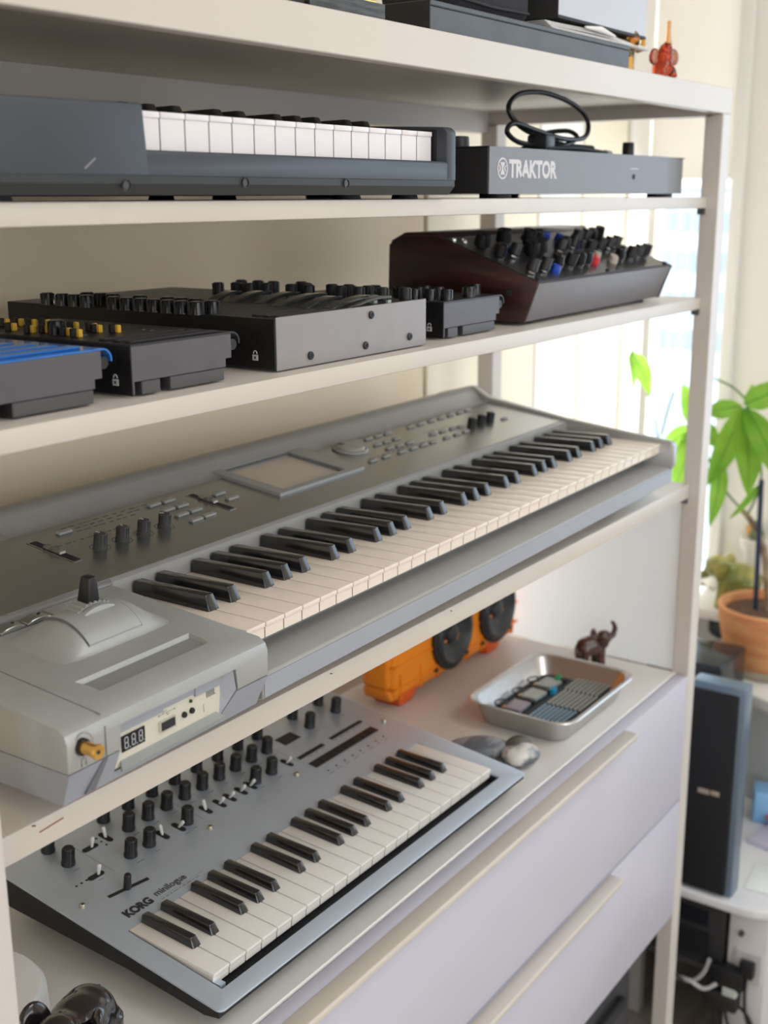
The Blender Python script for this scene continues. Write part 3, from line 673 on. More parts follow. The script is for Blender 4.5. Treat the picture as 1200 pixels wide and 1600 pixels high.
def module(label, x, y, W, D, H, top, mw=0.0015):
    t = thing('groove_module', label, 'synthesizer', (x, y, Z3 + 0.0004), 0, 'compact modules standing in a row on the third shelf')
    g = G(); g.prism([(0,0.002),(0.0018,0.002),(0.0018,0.0108),(W-0.0065,0.0108),(W-0.0065,0.0170),(W,0.0170),(W,H),(0,H)], 0, D, 'y'); g.bevel(0.0004, 1)
    g.build('case', MODF, t)
    g = G(); g.box(-0.0006, 0.0, 0.0008, D-0.0008, 0.0015, H); g.build('side_panel', mat('side_black', (0.006,0.006,0.007), 0.5), t)
    for a, b in ((0.0095, 0.0270), (0.0370, W-0.0075)):
        g = G(); g.box(a, b, 0.001, D-0.002, 0.0012, 0.0106); g.bevel(0.0006,1); g.build('battery_plinth', DARKM, t)
    for a in (0.016, W-0.022):
        g = G(); g.cyl((a, 0.012, 0.0), 0.004, 0.004, 0.0014, 12); g.build('rubber_foot', BLACKM, t)
    # top plate ending in a curled lip on the right
    g = G(); th = 0.0012; rc = 0.0068
    out = [(-0.0004,H),(-0.0004,H+th)]; inn = []
    for k in range(9):
        a = R(90 - 100*k/8); out.append((W+0.0015 + (rc+th)*math.cos(a), H-rc + (rc+th)*math.sin(a))); inn.append((W+0.0015 + rc*math.cos(a), H-rc + rc*math.sin(a)))
    g.prism(out + inn[::-1], 0.0, D, 'y'); tp_ = g.build('top_plate', top, t)
    g = G(); g.lathe([(0,0.0005),(0.0042,0.0005),(0.0042,-0.004),(0,-0.004)], 16, (W+0.0022, 0.0045, H-0.0085), 'y'); g.build('socket', BLACKP, t)
    lock_mark(t, 0.016, 0.0075, 1.25)
    return t
BLUE = mat('blue_translucent_plastic', (0.02,0.16,0.52), 0.22, coat=0.3)
GOLD = mat('amber_knob', (0.85,0.52,0.06), 0.18, coat=0.5)
def ribs(t, W, H, n, m_, y0=0.012, dy=0.013, w_=0.0065, x0=0.012, x1=None, hh=0.0016):
    for k in range(n):
        g = G(); g.box(x0, (x1 or W-0.008) - 0.004*k, y0+dy*k, y0+dy*k+w_, H+0.0010, H+0.0012+hh); g.bevel(0.0007, 1); g.build('ribbon_key', m_, t)
XA = 0.4365
ma = module('black module with a bright blue top plate, first of the row by the left post', XA, 0.018, 0.110, 0.150, 0.0355, BLUE)
ribs(ma, 0.110, 0.0355, 5, BLUE, 0.010, 0.017, 0.010, 0.006)
mb_ = module('charcoal module with tiny amber knobs, right beside the blue-topped one', 0.5733, 0.018, 0.1005, 0.193, 0.0350, TOPB)
ribs(mb_, 0.1005, 0.0350, 3, TOPB, 0.006, 0.013, 0.0065, 0.006)
def gk():
    g = G(); g.box(-0.0019,0.0019,-0.0020,0.0020,0,0.0058); g.bevel(0.0006,1); return g.build('amber_knob', GOLD)
def gkb():
    g = G(); g.box(-0.0022,0.0022,-0.0020,0.0020,0,0.0064); g.bevel(0.0006,1); return g.build('knob_back', BLACKP)
k1, k2 = Kit(gk), Kit(gkb)
for x, y in [(0.609,0.201),(0.609,0.191),(0.616,0.183),(0.590,0.159),(0.618,0.170),(0.588,0.135),(0.623,0.160),(0.594,0.126),(0.589,0.097),(0.621,0.126),(0.587,0.084),(0.622,0.107),(0.616,0.095),(0.623,0.083)]:
    o = k1.put(mb_, (x-0.5733, y-0.018, 0.0362)); k2.put(o, (-0.0030, 0.0030, 0))
def gkn(r=0.0060, h=0.0105, m_=BLACKG, name='knob'):
    def f():
        g = G(); n = 16
        g.lathe([(0,0),(r*1.05,0),(r*1.02,h*0.25),(r*0.9,h*0.92),(r*0.8,h),(0,h)], 18)
        for k in range(9):
            a = 2*math.pi*k/9; v = g.box(r*0.80, r*1.04, -r*0.16, r*0.16, 0, h*0.93); g.xf(v, Matrix.Rotation(a,4,'Z'))
        return g.build(name, m_)
    return Kit(f)
kk = gkn()
kk.put(mb_, (0.590-0.5733, 0.112-0.018, 0.0362))
g = G(); rr = random.Random(2)
for k in range(14):
    x = rr.uniform(0.02,0.075); y = 0.055 + 0.009*k; g.box(x, x+0.004, y, y+0.0008, 0.0363, 0.0364)
g.build('top_print', PRINTW, mb_, smooth=False)
# large flat module with four screws in its side
mc = thing('groove_module', 'largest black module, its bare grey side showing four cross-head screws', 'synthesizer', (0.7235, 0.0172, Z3), 0, 'compact modules standing in a row on the third shelf')
g = G(); g.box(0, 0.214, 0.0, 0.318, 0.0022, 0.0415); g.bevel(0.0006, 1); g.build('case', TOPB, mc)
g = G(); g.box(0.0003, 0.2137, -0.0012, 0.0, 0.0012, 0.0428); g.bevel(0.0004,1); g.build('end_plate', mat('end_plate_metal', (0.30,0.275,0.27), 0.42, metal=0.35, var=0.03, vscale=50, bump=0.03, bscale=900), mc)
g = G(); g.box(-0.0006, 0.0, 0.0008, 0.316, 0.003, 0.0412); g.build('side_panel', mat('side_black', (0.006,0.006,0.007), 0.5), mc)
lock_mark(mc, 0.020, 0.0085, 1.25)
for x, z in ((0.0420,0.0092),(0.1180,0.0098),(0.1860,0.0110),(0.1265,0.0350)):
    g = G(); g.lathe([(0,-0.0018),(0.0028,-0.0018),(0.0034,-0.0012),(0.0034,0),(0,0)], 18, (x,-0.0012,z), 'y'); s_ = g.build('screw', mat('dark_screw', (0.05,0.05,0.055), 0.35, metal=0.8), mc)
    g = G(); v = g.box(-0.0018,0.0018,-0.0001,0.0001,-0.00035,0.00035) + g.box(-0.00035,0.00035,-0.0001,0.0001,-0.0018,0.0018); g.xf(v, Matrix.Translation((x,-0.0032,z)) @ Matrix.Rotation(R(20),4,'Y')); g.build('cross_slot', RECES, s_, smooth=False)
for x in (0.02, 0.19):
    for y in (0.02, 0.29):
        g = G(); g.cyl((x,y,0.0), 0.006, 0.006, 0.0024, 12); g.build('rubber_foot', BLACKM, mc)
for k in range(3):
    g = G(); g.box(0.010, 0.085 - 0.012*k, 0.004+0.011*k, 0.0105+0.011*k, 0.0414, 0.0430); g.bevel(0.0007,1); g.build('ribbon_key', TOPB, mc)
for x, y in [(0.742,0.272),(0.742,0.252),(0.742,0.236),(0.742,0.221),(0.742,0.187),(0.742,0.172),(0.742,0.155),(0.742,0.140),(0.742,0.124),(0.742,0.109),(0.742,0.093),(0.757,0.089),(0.765,0.246),(0.765,0.229),(0.765,0.213),(0.765,0.180),(0.765,0.147),(0.765,0.131),(0.765,0.115)]:
    kk.put(mc, (x-0.7235-0.022, y-0.0172+0.003, 0.0415))
kbk = gkn(0.0055, 0.0115, BLACKP)
for x, y in [(0.888,0.225),(0.898,0.210),(0.929,0.231),(0.895,0.191),(0.905,0.178),(0.907,0.149),(0.940,0.163),(0.907,0.128),(0.926,0.146),(0.926,0.115),(0.912,0.094),(0.931,0.099),(0.910,0.072),(0.927,0.074),(0.917,0.050),(0.924,0.030),(0.930,0.190),(0.930,0.210)]:
    kbk.put(mc, (x-0.7235, y-0.0172, 0.0415))
for k, (xa, xb, ya, yb) in enumerate([(0.820,0.859,0.172,0.168),(0.821,0.874,0.150,0.162),(0.826,0.881,0.121,0.131),(0.811,0.880,0.089,0.108),(0.809,0.860,0.057,0.068),(0.820,0.888,0.038,0.054),(0.822,0.888,0.016,0.032)]):
    g = G(); n = 8
    top_ = [(xa-0.7235+(xb-xa)*q/n, 0.0418+0.0075*math.sin(math.pi*0.62*q/n)) for q in range(n+1)]
    g.prism(top_ + [(a, b-0.0028) for a, b in top_[::-1]], max(0.003, ya-0.0172-0.004), ya-0.0172+0.0075, 'y'); g.bevel(0.0005,1); g.build('lever', mat('glossy_lever', (0.03,0.035,0.035), 0.12, coat=0.6), mc)
    g = G(); x_ = xb-0.7235; g.box(x_-0.006, x_-0.001, max(0.003, ya-0.0172-0.003), ya-0.0172+0.0065, 0.0415, 0.0450); g.build('lever_support', mat('lever_pale', (0.35,0.40,0.38), 0.3), mc)
md_ = module('charcoal module crowded with black knobs, last of the row', 0.9810, 0.024, 0.1060, 0.193, 0.0345, TOPB)
for x, y in [(0.990,0.058),(0.990,0.095),(0.995,0.043),(1.012,0.068),(1.001,0.028),(1.024,0.052),(1.043,0.028),(1.078,0.042),(0.992,0.075),(0.990,0.115),(1.012,0.090),(1.035,0.075),(0.992,0.135),(1.012,0.120)]:
    kk.put(md_, (x-0.981, y-0.018, 0.0357))
g = G(); g.cyl((0.052,0.034,0.0357), 0.0015, 0.0012, 0.006, 10); g.build('mini_switch', DARKM, md_)
mc['group'] = ma['group']

# ---------------------------------------------------------------- sloped desktop synthesizer with wooden ends
ds = thing('desktop_synthesizer', 'sloped desktop synthesizer with dark wooden ends and black, blue and red controls', 'synthesizer', (1.14, 0.022, Z3), R(1.5))
WOODD = mix_mat('dark_mahogany', (0.020,0.005,0.005), (0.050,0.012,0.011), 9, 0.35, stretch=(1,1,8), coat=0.2)
AN = R(20.3); 
def dq(u, v, w=0.0): return (u, -0.015 + v*math.cos(AN) - w*math.sin(AN), 0.045 + v*math.sin(AN) + w*math.cos(AN))
def poly_ds(k=0.0): return [(0.0-k,0.004-k),(-0.016-k,0.0445+k),(0.106,0.0895+k),(0.150,0.0900+k),(0.168+k,0.0820),(0.170+k,0.010),(0.160,0.004-k)]
for a, b in ((-0.0045, 0.0), (0.382, 0.3865)):
    g = G(); g.prism(poly_ds(0.0006), a, b, 'x'); g.bevel(0.0012, 2, 20); ck = g.build('wooden_cheek', WOODD, ds)
    if a < 0:
        g = G(); g.lathe([(0,-0.0006),(0.003,-0.0006),(0.0034,0),(0,0)], 14, (-0.0045,0.018,0.034), 'x'); g.build('cheek_screw', BLACKM, ck)
g = G(); g.prism(poly_ds(-0.0004), 0.0, 0.382, 'x'); g.build('case', mat('warm_charcoal_metal', (0.17,0.155,0.16), 0.4, metal=0.4, bump=0.03, bscale=900), ds)
g = G(); g.prism([(0.104,0.0895),(0.108,0.0945),(0.148,0.0950),(0.166,0.086),(0.166,0.082),(0.150,0.0893)], -0.004, 0.386, 'x'); g.bevel(0.0012,2,20); g.build('wooden_back_rail', WOODD, ds)
g = G(); g.box(0.002, 0.380, 0.003, 0.124, -0.0002, 0.0010); g.build('control_panel', mat('dark_panel_metal', (0.055,0.053,0.055), 0.28, metal=0.5), ds, dq(0,0), (AN,0,0))
for x in (0.03, 0.35):
    for y in (0.018, 0.145):
        g = G(); g.cyl((x,y,0.0), 0.010, 0.010, 0.0045, 14); g.build('rubber_foot', BLACKM, ds)
def cap_knob(r, h, m_):
    def f():
        g = G(); g.lathe([(0,0),(r*0.62,0),(r*0.62,h*0.25),(r,h*0.27),(r,h*0.4),(r*0.9,h),(0,h)], 14)
        v = g.box(-r*0.22, r*0.22, -r*1.02, 0, h*0.3, h*1.06); return g.build('knob', m_)
    return Kit(f)
def ring_fn():
    g = G(); g.lathe([(0.0052,0.0012),(0.0058,0.0032),(0.0048,0.0040)], 14); return g.build('bush', CHROME)
kr_ = Kit(ring_fn)
def line_fn():
    g = G(); g.box(-0.0006,0.0006,-0.0075,0.0,0.0176,0.0180); return g.build('pointer', PRINTW)
kl_ = Kit(line_fn)
kbig, ksm = cap_knob(0.0090, 0.0185, BLACKP), cap_knob(0.0068, 0.0170, BLACKP)
rr = random.Random(4)
for i, (u, v) in enumerate([(0.030,0.092),(0.092,0.098),(0.145,0.095),(0.095,0.062),(0.125,0.066)]):
    kl_.put(kbig.put(ds, dq(u,v), (AN,0,R(rr.uniform(-60,60)))), (0,0,0.0008))
for u, v in [(0.022,0.064),(0.050,0.062),(0.018,0.022),(0.048,0.022),(0.097,0.028),(0.124,0.027),(0.152,0.027),(0.178,0.029),(0.175,0.095),(0.198,0.070),(0.172,0.065),(0.222,0.072),(0.264,0.088),(0.289,0.088),(0.318,0.090),(0.350,0.095),(0.236,0.055),(0.276,0.060),(0.306,0.061),(0.331,0.062),(0.280,0.030),(0.309,0.030),(0.337,0.032),(0.361,0.032)]:
    o = ksm.put(ds, dq(u,v), (AN,0,R(rr.uniform(-70,70)))); kr_.put(o, (0,0,0)); kl_.put(o, (0,0,-0.0002))
def jack(col, name):
    def f():
        g = G(); g.lathe([(0,0),(0.0055,0),(0.0058,0.004),(0.0048,0.0095),(0,0.0105)], 14); return g.build('patch_cap', col)
    return Kit(f)
JB, JR = jack(mat('blue_cap', (0.01,0.06,0.42), 0.35), 'b'), jack(mat('red_cap', (0.62,0.02,0.03), 0.35), 'r')
JW = jack(mat('pale_cap', (0.48,0.42,0.36), 0.4), 'w')
for u, v in [(0.203,0.102),(0.238,0.076),(0.060,0.078),(0.236,0.098),(0.070,0.018),(0.214,0.106)]: JB.put(ds, dq(u,v), (AN,0,0))
for u, v in [(0.205,0.040),(0.194,0.027),(0.345,0.074),(0.201,0.033)]: JR.put(ds, dq(u,v), (AN,0,0))
for u, v in [(0.226,0.040),(0.250,0.028),(0.243,0.024),(0.318,0.072)]: JW.put(ds, dq(u,v), (AN,0,0))
for u, v in [(0.012,0.118),(0.030,0.116),(0.024,0.110),(0.008,0.006),(0.190,0.006),(0.374,0.006),(0.372,0.044)]:
    g = G(); g.lathe([(0,0.002),(0.0026,0.002),(0.003,0),(0,0)], 10); g.build('panel_screw', CHROME if v > 0.1 else BLACKM, ds, dq(u,v,0.001), (AN,0,0))
g = G()
for k in range(34): g.box(0.012+k*0.0105, 0.017+k*0.0105, 0.1225, 0.1238, 0.0010, 0.0012)
g.build('panel_print', PRINTW, ds, dq(0,0), (AN,0,0), smooth=False)['kind'] = 'stuff'

# ---------------------------------------------------------------- second shelf: keyboard end-on and DJ controller
KBM = mat('slate_grey_plastic', (0.046,0.052,0.064), 0.45, var=0.03, vscale=40, bump=0.04, bscale=1200)
KBL = mat('dark_slate_plastic', (0.030,0.033,0.036), 0.45)
kb0 = thing('stage_keyboard', 'slate-grey keyboard with broad end block and pale keys, on the second shelf', 'keyboard', (0.42, -0.012, Z2))
ox = 0.42
def kx(x): return x - ox
# lower hull, front slip, end block, right cheek
g = G(); g.prism([(0.006,0.0035),(-0.0004,0.0105),(0.0,0.0170),(0.27,0.0170),(0.27,0.0035)], kx(0.425), kx(0.9385), 'x')
g.build('lower_hull', KBL, kb0)
g = G(); g.prism([(-0.0006,0.0150),(-0.0006,0.0300),(0.0010,0.0312),(0.012,0.0312),(0.27,0.045),(0.27,0.0150)], kx(0.423), kx(0.9400), 'x'); g.bevel(0.0008,1,50); g.build('front_slip', KBM, kb0)
g = G(); g.hexa([(kx(0.423),-0.0008,0.0152),(kx(0.5690),-0.0008,0.0152),(kx(0.5690),0.268,0.0152),(kx(0.423),0.268,0.0152),(kx(0.423),-0.0008,0.0570),(kx(0.5655),-0.0008,0.0590),(kx(0.5655),0.268,0.0690),(kx(0.423),0.268,0.0690)]); g.bevel(0.0016,2); g.build('end_block', KBM, kb0)
g = G(); g.prism([(-0.0008,0.0152),(-0.0008,0.0560),(0.004,0.0600),(0.10,0.0640),(0.268,0.072),(0.268,0.0152)], kx(0.9250), kx(0.9400), 'x'); g.bevel(0.0016,2,25); g.build('right_cheek', KBM, kb0)
g = G(); g.box(kx(0.9245), kx(0.9252), 0.010, 0.15, 0.031, 0.058); g.build('cheek_liner', BLACKM, kb0)
g = G(); g.prism([(0.150,0.020),(0.150,0.0640),(0.165,0.0690),(0.268,0.0730),(0.268,0.020)], kx(0.5655), kx(0.9250), 'x'); g.build('rear_panel', BLACKM, kb0)
key_row(kb0, 15, kx(0.5705), 0.02345, 0.0125, 0.150, 0.0560, 0.0012, KEYP, BLACKK, 0.062, 0.0100, 0.0120, first=2, drop=0.0250)
for x, z in ((0.548,0.0095),(0.660,0.0118),(0.778,0.0120)):
    g = G(); g.lathe([(0.0030,-0.0004),(0.0036,-0.0004),(0.0036,0.002),(0,0.002)], 16, (kx(x),-0.0012,z), 'y'); s_ = g.build('screw_hole', mat('hole_rim', (0.03,0.03,0.034), 0.3), kb0)
    g = G(); g.cyl((kx(x),-0.0010,z), 0.0026, 0.0026, 0.001, 12, 'y'); g.build('screw', mat('dull_screw', (0.10,0.10,0.105), 0.3, metal=0.6), s_)
for x in (0.47, 0.82, 0.905):
    for y in (0.03, 0.24):
        g = G(); g.cyl((kx(x),y,0.0), 0.012, 0.011, 0.0036, 16); g.build('rubber_foot', BLACKM, kb0)
g = G(); v = g.box(-0.0006,0.0006,-0.0002,0.0002,0,0.011); g.xf(v, Matrix.Translation((kx(0.515),-0.0009,0.019)) @ Matrix.Rotation(R(55),4,'Y')); g.build('scratch', mat('scratch_grey', (0.22,0.22,0.23), 0.6), kb0)

dj = thing('dj_controller', 'black DJ controller with large white lettering on its grey front edge', 'controller', (1.035, 0.010, Z2))
g = G(); g.prism([(0.0,0.0),(0.440,0.0),(0.520,0.012),(0.520,0.270),(0.0,0.270)], 0.0045, 0.0475, 'z'); g.bevel(0.0008,1,60); g.build('case', BLACKM, dj)
g = G(); g.box(0.0005, 0.4395, -0.0012, 0.0, 0.0042, 0.0478); g.build('front_plate', mat('dj_front_grey', (0.20,0.195,0.205), 0.45, metal=0.25, bump=0.03, bscale=1500), dj)
g = G(); g.prism([(0.4395,-0.0012),(0.5205,0.0108),(0.5205,0.0122),(0.4395,0.0004)], 0.0042, 0.0478, 'z'); g.build('front_plate', mat('dj_front_grey', (0.20,0.195,0.205), 0.45), dj)
g = G(); g.box(0.0, 0.005, -0.0005, 0.268, 0.0475, 0.0482); g.box(0.005,0.515,0.006,0.268,0.0475,0.0485); g.build('top_plate', BLACKM, dj)
LOGO = mat('logo_white_print', (0.62,0.60,0.62), 0.6)
text('brand_lettering', 'TRAKTOR', 0.0225, LOGO, dj, (0.0390, -0.00125, 0.0205), (R(90),0,0), xs=0.97, bold=0.0010)
g = G(); cx, cz = 0.0258, 0.0280
g.lathe([(0.0085,-0.0002),(0.0102,-0.0002),(0.0102,0.0001),(0.0085,0.0001),(0.0085,-0.0002)], 36, (cx,-0.0013,cz), 'y')
for sgn in (1, -1):
    pts = [(cx-0.0045, cz+sgn*0.0058), (cx+0.0045, cz+sgn*0.0058), (cx+0.0030, cz+sgn*0.0028), (cx+0.0008, cz), (cx-0.0008, cz), (cx-0.0030, cz+sgn*0.0028)]
    g.prism(pts, -0.0015, -0.0012, 'y')
for sgn in (1, -1):
    g.prism([(cx+sgn*0.0075, cz+0.003), (cx+sgn*0.0062, cz+0.0035), (cx+sgn*0.0025, cz), (cx+sgn*0.0062, cz-0.0035), (cx+sgn*0.0075, cz-0.003), (cx+sgn*0.0048, cz)], -0.0015, -0.0012, 'y')
g.build('round_emblem', LOGO, dj, smooth=False)
g = G(); g.cyl((0.338,-0.0020,0.0235), 0.0030, 0.0030, 0.001, 14, 'y'); g.build('headphone_jack', RECES, dj)
g = G(); g.box(0.327,0.349,-0.0016,-0.0013,0.0320,0.0328); g.build('jack_print', LOGO, dj)
for x in (0.05, 0.47):
    for y in (0.02, 0.24):
        g = G(); g.cyl((x,y,0.0), 0.016, 0.016, 0.0046, 18); g.build('rubber_foot', BLACKM, dj)
for x, y, r_, h_ in ((0.035,0.055,0.0115,0.011),(0.012,0.135,0.008,0.016),(0.028,0.150,0.006,0.009),(0.435,0.050,0.0075,0.018),(0.342,0.060,0.008,0.010),(0.20,0.12,0.05,0.006)):
    g = G(); g.lathe([(0,0),(r_*1.5,0),(r_*1.5,0.0012),(r_,0.0014),(r_*0.95,h_*0.95),(r_*0.88,h_),(0,h_)], 24); g.build('knob' if r_ < 0.02 else 'jog_wheel', BLACKP, dj, (x,y,0.0485))

# coiled cable lying on the controller
def spline(pts, n=10, closed=False):
    P_ = [Vector(p) for p in pts]; out = []; N = len(P_)
    for i in range(N if closed else N-1):
        if closed: a, b, c, d = P_[i-1], P_[i], P_[(i+1)%N], P_[(i+2)%N]
        else: a, b, c, d = P_[max(i-1,0)], P_[i], P_[i+1], P_[min(i+2,N-1)]
        for k in range(n):
            t = k/n; out.append(0.5*((2*b) + (c-a)*t + (2*a-5*b+4*c-d)*t*t + (3*b-a-3*c+d)*t**3))
    if not closed: out.append(P_[-1])
    return out
ca = thing('coiled_cable', 'black cable looped and tied on top of the DJ controller', 'cable', (1.28, 0.07, 1.5470))
def cpt(L): return [(x-1.28, y-0.07, z-1.5470) for x, y, z in L]
CABM = mat('black_cable_rubber', (0.012,0.012,0.014), 0.4)
g = G()
g.tube(spline(cpt([(1.300,0.055,1.5545),(1.250,0.060,1.5610),(1.200,0.065,1.5720),(1.180,0.070,1.5900),(1.205,0.072,1.6060),(1.255,0.070,1.6110),(1.310,0.066,1.6050),(1.345,0.062,1.5930),(1.350,0.058,1.5780),(1.325,0.052,1.5650),(1.270,0.050,1.5620),(1.215,0.055,1.5690),(1.172,0.058,1.5745),(1.160,0.060,1.5660),(1.185,0.062,1.5570),(1.225,0.062,1.5540),(1.275,0.060,1.5540)]), 8), 0.0028, 8)
g.build('cable', CABM, ca)
g = G()
g.tube(spline(cpt([(1.235,0.075,1.5550),(1.275,0.080,1.5680),(1.318,0.070,1.5730),(1.325,0.060,1.5660),(1.290,0.055,1.5570),(1.250,0.060,1.5520)]), 8), 0.0026, 8)
g.tube(spline(cpt([(1.215,0.070,1.5500),(1.270,0.068,1.5560),(1.330,0.066,1.5560),(1.375,0.064,1.5555)]), 8), 0.0030, 8)
g.tube(spline(cpt([(1.230,0.050,1.5500),(1.290,0.046,1.5520),(1.350,0.046,1.5500),(1.385,0.052,1.5495)]), 8), 0.0030, 8)
g.tube(spline(cpt([(1.240,0.085,1.5510),(1.290,0.090,1.5530),(1.340,0.085,1.5530)]), 8), 0.0030, 8)
g.build('cable_bundle', CABM, ca)
g = G(); v = g.box(-0.012,0.010,-0.012,0.012,0.0,0.018); g.xf(v, Matrix.Translation(cpt([(1.238,0.060,1.5472)])[0])); g.bevel(0.002,2); g.build('plug', mat('plug_plastic', (0.03,0.032,0.036), 0.3), ca)
g = G(); g.tube(cpt([(1.385,0.052,1.5495),(1.408,0.056,1.5500)]), [0.0040,0.0034], 10); g.build('plug', mat('pale_plug', (0.40,0.40,0.41), 0.4), ca)

# ---------------------------------------------------------------- things on the top board
ZT = 1.634
t = thing('wooden_tray', 'dark ash veneer tray with brass strips in it on the top board', 'tray', (0.80, 0.06, ZT))
ASH = mix_mat('black_ash_veneer', (0.03,0.033,0.036), (0.085,0.09,0.095), 30, 0.55, stretch=(1,14,10), bump=0.3)
g = G(); g.box(-0.047,0.050,-0.060,-0.054,0,0.0145); g.box(-0.047,0.050,0.054,0.060,0,0.0145); g.box(-0.047,-0.041,-0.054,0.054,0,0.0145); g.box(0.044,0.050,-0.054,0.054,0,0.0145); g.box(-0.041,0.044,-0.054,0.054,0,0.003); g.build('tray', ASH, t)
for k in range(4):
    g = G(); v = g.box(-0.044+0.001*k,0.048,-0.004,0.004,0,0.0032); g.xf(v, Matrix.Translation((0.001,-0.050+0.011*k,0.0146+0.0012*k)) @ Matrix.Rotation(R(1.5-k),4,'Z')); g.bevel(0.0006,1); g.build('brass_strip', mat('polished_brass', (0.85,0.58,0.20), 0.22, metal=1.0), t)
t = thing('black_case', 'small black case at the far left of the top board', 'case', (0.715, 0.06, ZT))
g = G(); g.box(-0.06,0.036,-0.058,0.06,0.0002,0.030); g.bevel(0.003,2); g.build('case_body', BLACKM, t)
g = G(); g.box(-0.058,0.0345,-0.0586,-0.0579,0.019,0.0198); g.build('lid_line', RECES, t)
lb = thing('storage_box', 'long flat charcoal box lying along the edge of the top board', 'box', (1.125, 0.055, ZT))
BOXG = mat('charcoal_board', (0.085,0.095,0.105), 0.5, var=0.12, vscale=35, bump=0.05, bscale=300)
g = G(); g.box(-0.205,0.205,-0.053,0.053,0.0002,0.0222); g.bevel(0.0006,1); g.build('box_body', BOXG, lb)
g = G(); g.box(-0.2056,0.2056,-0.0537,0.0537,0.0226,0.0270); g.bevel(0.0008,1); g.build('box_lid', BOXG, lb)
g = G(); g.box(-0.2062,-0.2052,-0.053,0.053,0.001,0.0265); g.build('end_board', mat('end_black', (0.012,0.012,0.014), 0.6), lb)
bag = thing('fabric_pouch', 'black woven fabric pouch resting on the long charcoal box', 'pouch', (1.055, 0.060, ZT+0.0272))
FAB = mat('black_woven_fabric', (0.022,0.020,0.026), 0.85, var=0.4, vscale=500, bump=0.5, bscale=700)
g = G(); g.box(-0.070,0.082,-0.040,0.045,0,0.085); g.bevel(0.016,4); g.build('pouch_body', FAB, bag)
g = G(); g.tube([(-0.066,-0.041,0.012),(0.0,-0.0418,0.010),(0.070,-0.041,0.012)], 0.0015, 8); g.tube([(0.0835,-0.02,0.008),(0.0835,-0.02,0.07)], 0.0015, 8); g.build('seam_piping', BLACKM, bag)
pa = thing('paper_stack', 'curled white papers between the charcoal box and the silver box', 'paper', (1.270, 0.055, ZT+0.0272))
PAPW = mat('white_paper', (0.80,0.78,0.76), 0.8)
for k in range(5):
    g = G(); n = 16; top_ = []
    for q in range(n+1):
        x = -0.125 + 0.245*q/n; z = 0.0005 + 0.0018*k + (0.0035*math.sin(q/n*math.pi*1.5) if k > 1 else 0)*(q/n) - (0.012*max(0, q/n-0.8) if k > 2 else 0)*0.2
        top_.append((x, max(0.0005+0.0012*k, z)))
    g.prism(top_ + [(x, z+0.0006) for x, z in top_[::-1]], -0.052+0.002*k, 0.04, 'y'); g.build('sheet', PAPW, pa)
g = G(); g.tube([(-0.045,-0.049,0.0095),(-0.010,-0.050,0.0105),(0.03,-0.049,0.0075)], [0.001,0.0032,0.001], 10); g.build('curled_corner', PAPW, pa)
sb = thing('silver_box', 'silver-grey box with a black end, stacked on curled papers', 'box', (1.275, 0.060, ZT+0.0408))
g = G(); g.box(-0.108,0.112,-0.052,0.05,0,0.10); g.bevel(0.001,1); g.build('box_body', mat('silver_card', (0.50,0.49,0.51), 0.45, metal=0.2), sb)
g = G(); g.box(-0.1088,-0.1079,-0.052,0.05,0,0.10); g.build('black_end', BLACKM, sb)
g = G(); g.box(-0.1085,0.1125,-0.0522,0.05,-0.0008,0.002); g.build('base_rim', BLACKM, sb)

def elephant(name, label, mt, loc, rotz, s, trunk, tusk=None, group=None, vox=0.0016, sit=False):
    t = thing(name, label, 'figurine', loc, rotz, group)
    P_ = [('e',(0,0,0.036),(0.024,0.017,0.018)), ('e',(-0.012,0,0.034),(0.016,0.016,0.018)),
          ('e',(0.024,0,0.047),(0.014,0.012,0.014)), ('e',(0.014,0,0.042),(0.014,0.013,0.013))]
    for x in (-0.016, 0.014):
        for y in (-0.0095, 0.0095): P_.append(('t', [(x,y,0.034),(x*1.05,y,0.018),(x*1.1,y,0.0005)], [0.0085,0.0072,0.0076]))
    P_.append(('t', trunk, [0.0065 - 0.0038*i/(len(trunk)-1) for i in range(len(trunk))]))
    P_ = [(p[0], tuple(c*s for c in p[1]), tuple(c*s for c in p[2])) if p[0] == 'e' else ('t', [tuple(c*s for c in q) for q in p[1]], [r*s for r in p[2]]) for p in P_]
    b = blob('body', mt, P_, vox*s, t)
    for y in (-1, 1):
        g = G(); g.ell((0.014*s, y*0.016*s, 0.046*s), (0.010*s, 0.0035*s, 0.0135*s), (R(-12*y), 0, R(30*y)), 3); g.build('ear', mt, t)
    if tusk:
        for y in (-1, 1):
            g = G(); g.tube([(0.032*s,y*0.006*s,0.042*s),(0.040*s,y*0.0075*s,0.038*s),(0.046*s,y*0.008*s,0.040*s)], [0.0016*s,0.0013*s,0.0004*s], 8); g.build('tusk', tusk, t)
    g = G(); g.tube([(-0.027*s,0,0.042*s),(-0.031*s,0,0.034*s),(-0.030*s,0,0.024*s)], [0.0016*s,0.0012*s,0.001*s], 8); g.build('tail', mt, t)
    return t
TR_UP = [(0.034,0,0.046),(0.043,0,0.050),(0.046,0,0.062),(0.042,0,0.072),(0.037,0,0.075)]
TR_DN = [(0.034,0,0.046),(0.043,0,0.040),(0.047,0,0.028),(0.046,0,0.016),(0.050,0,0.010)]
def glass(name, col, rough=0.06):
    M = mat(name, col, rough, trans=1.0, ior=1.4); return M
AMB = glass('amber_glass', (0.50,0.06,0.02)); HON = glass('honey_glass', (0.80,0.45,0.08))
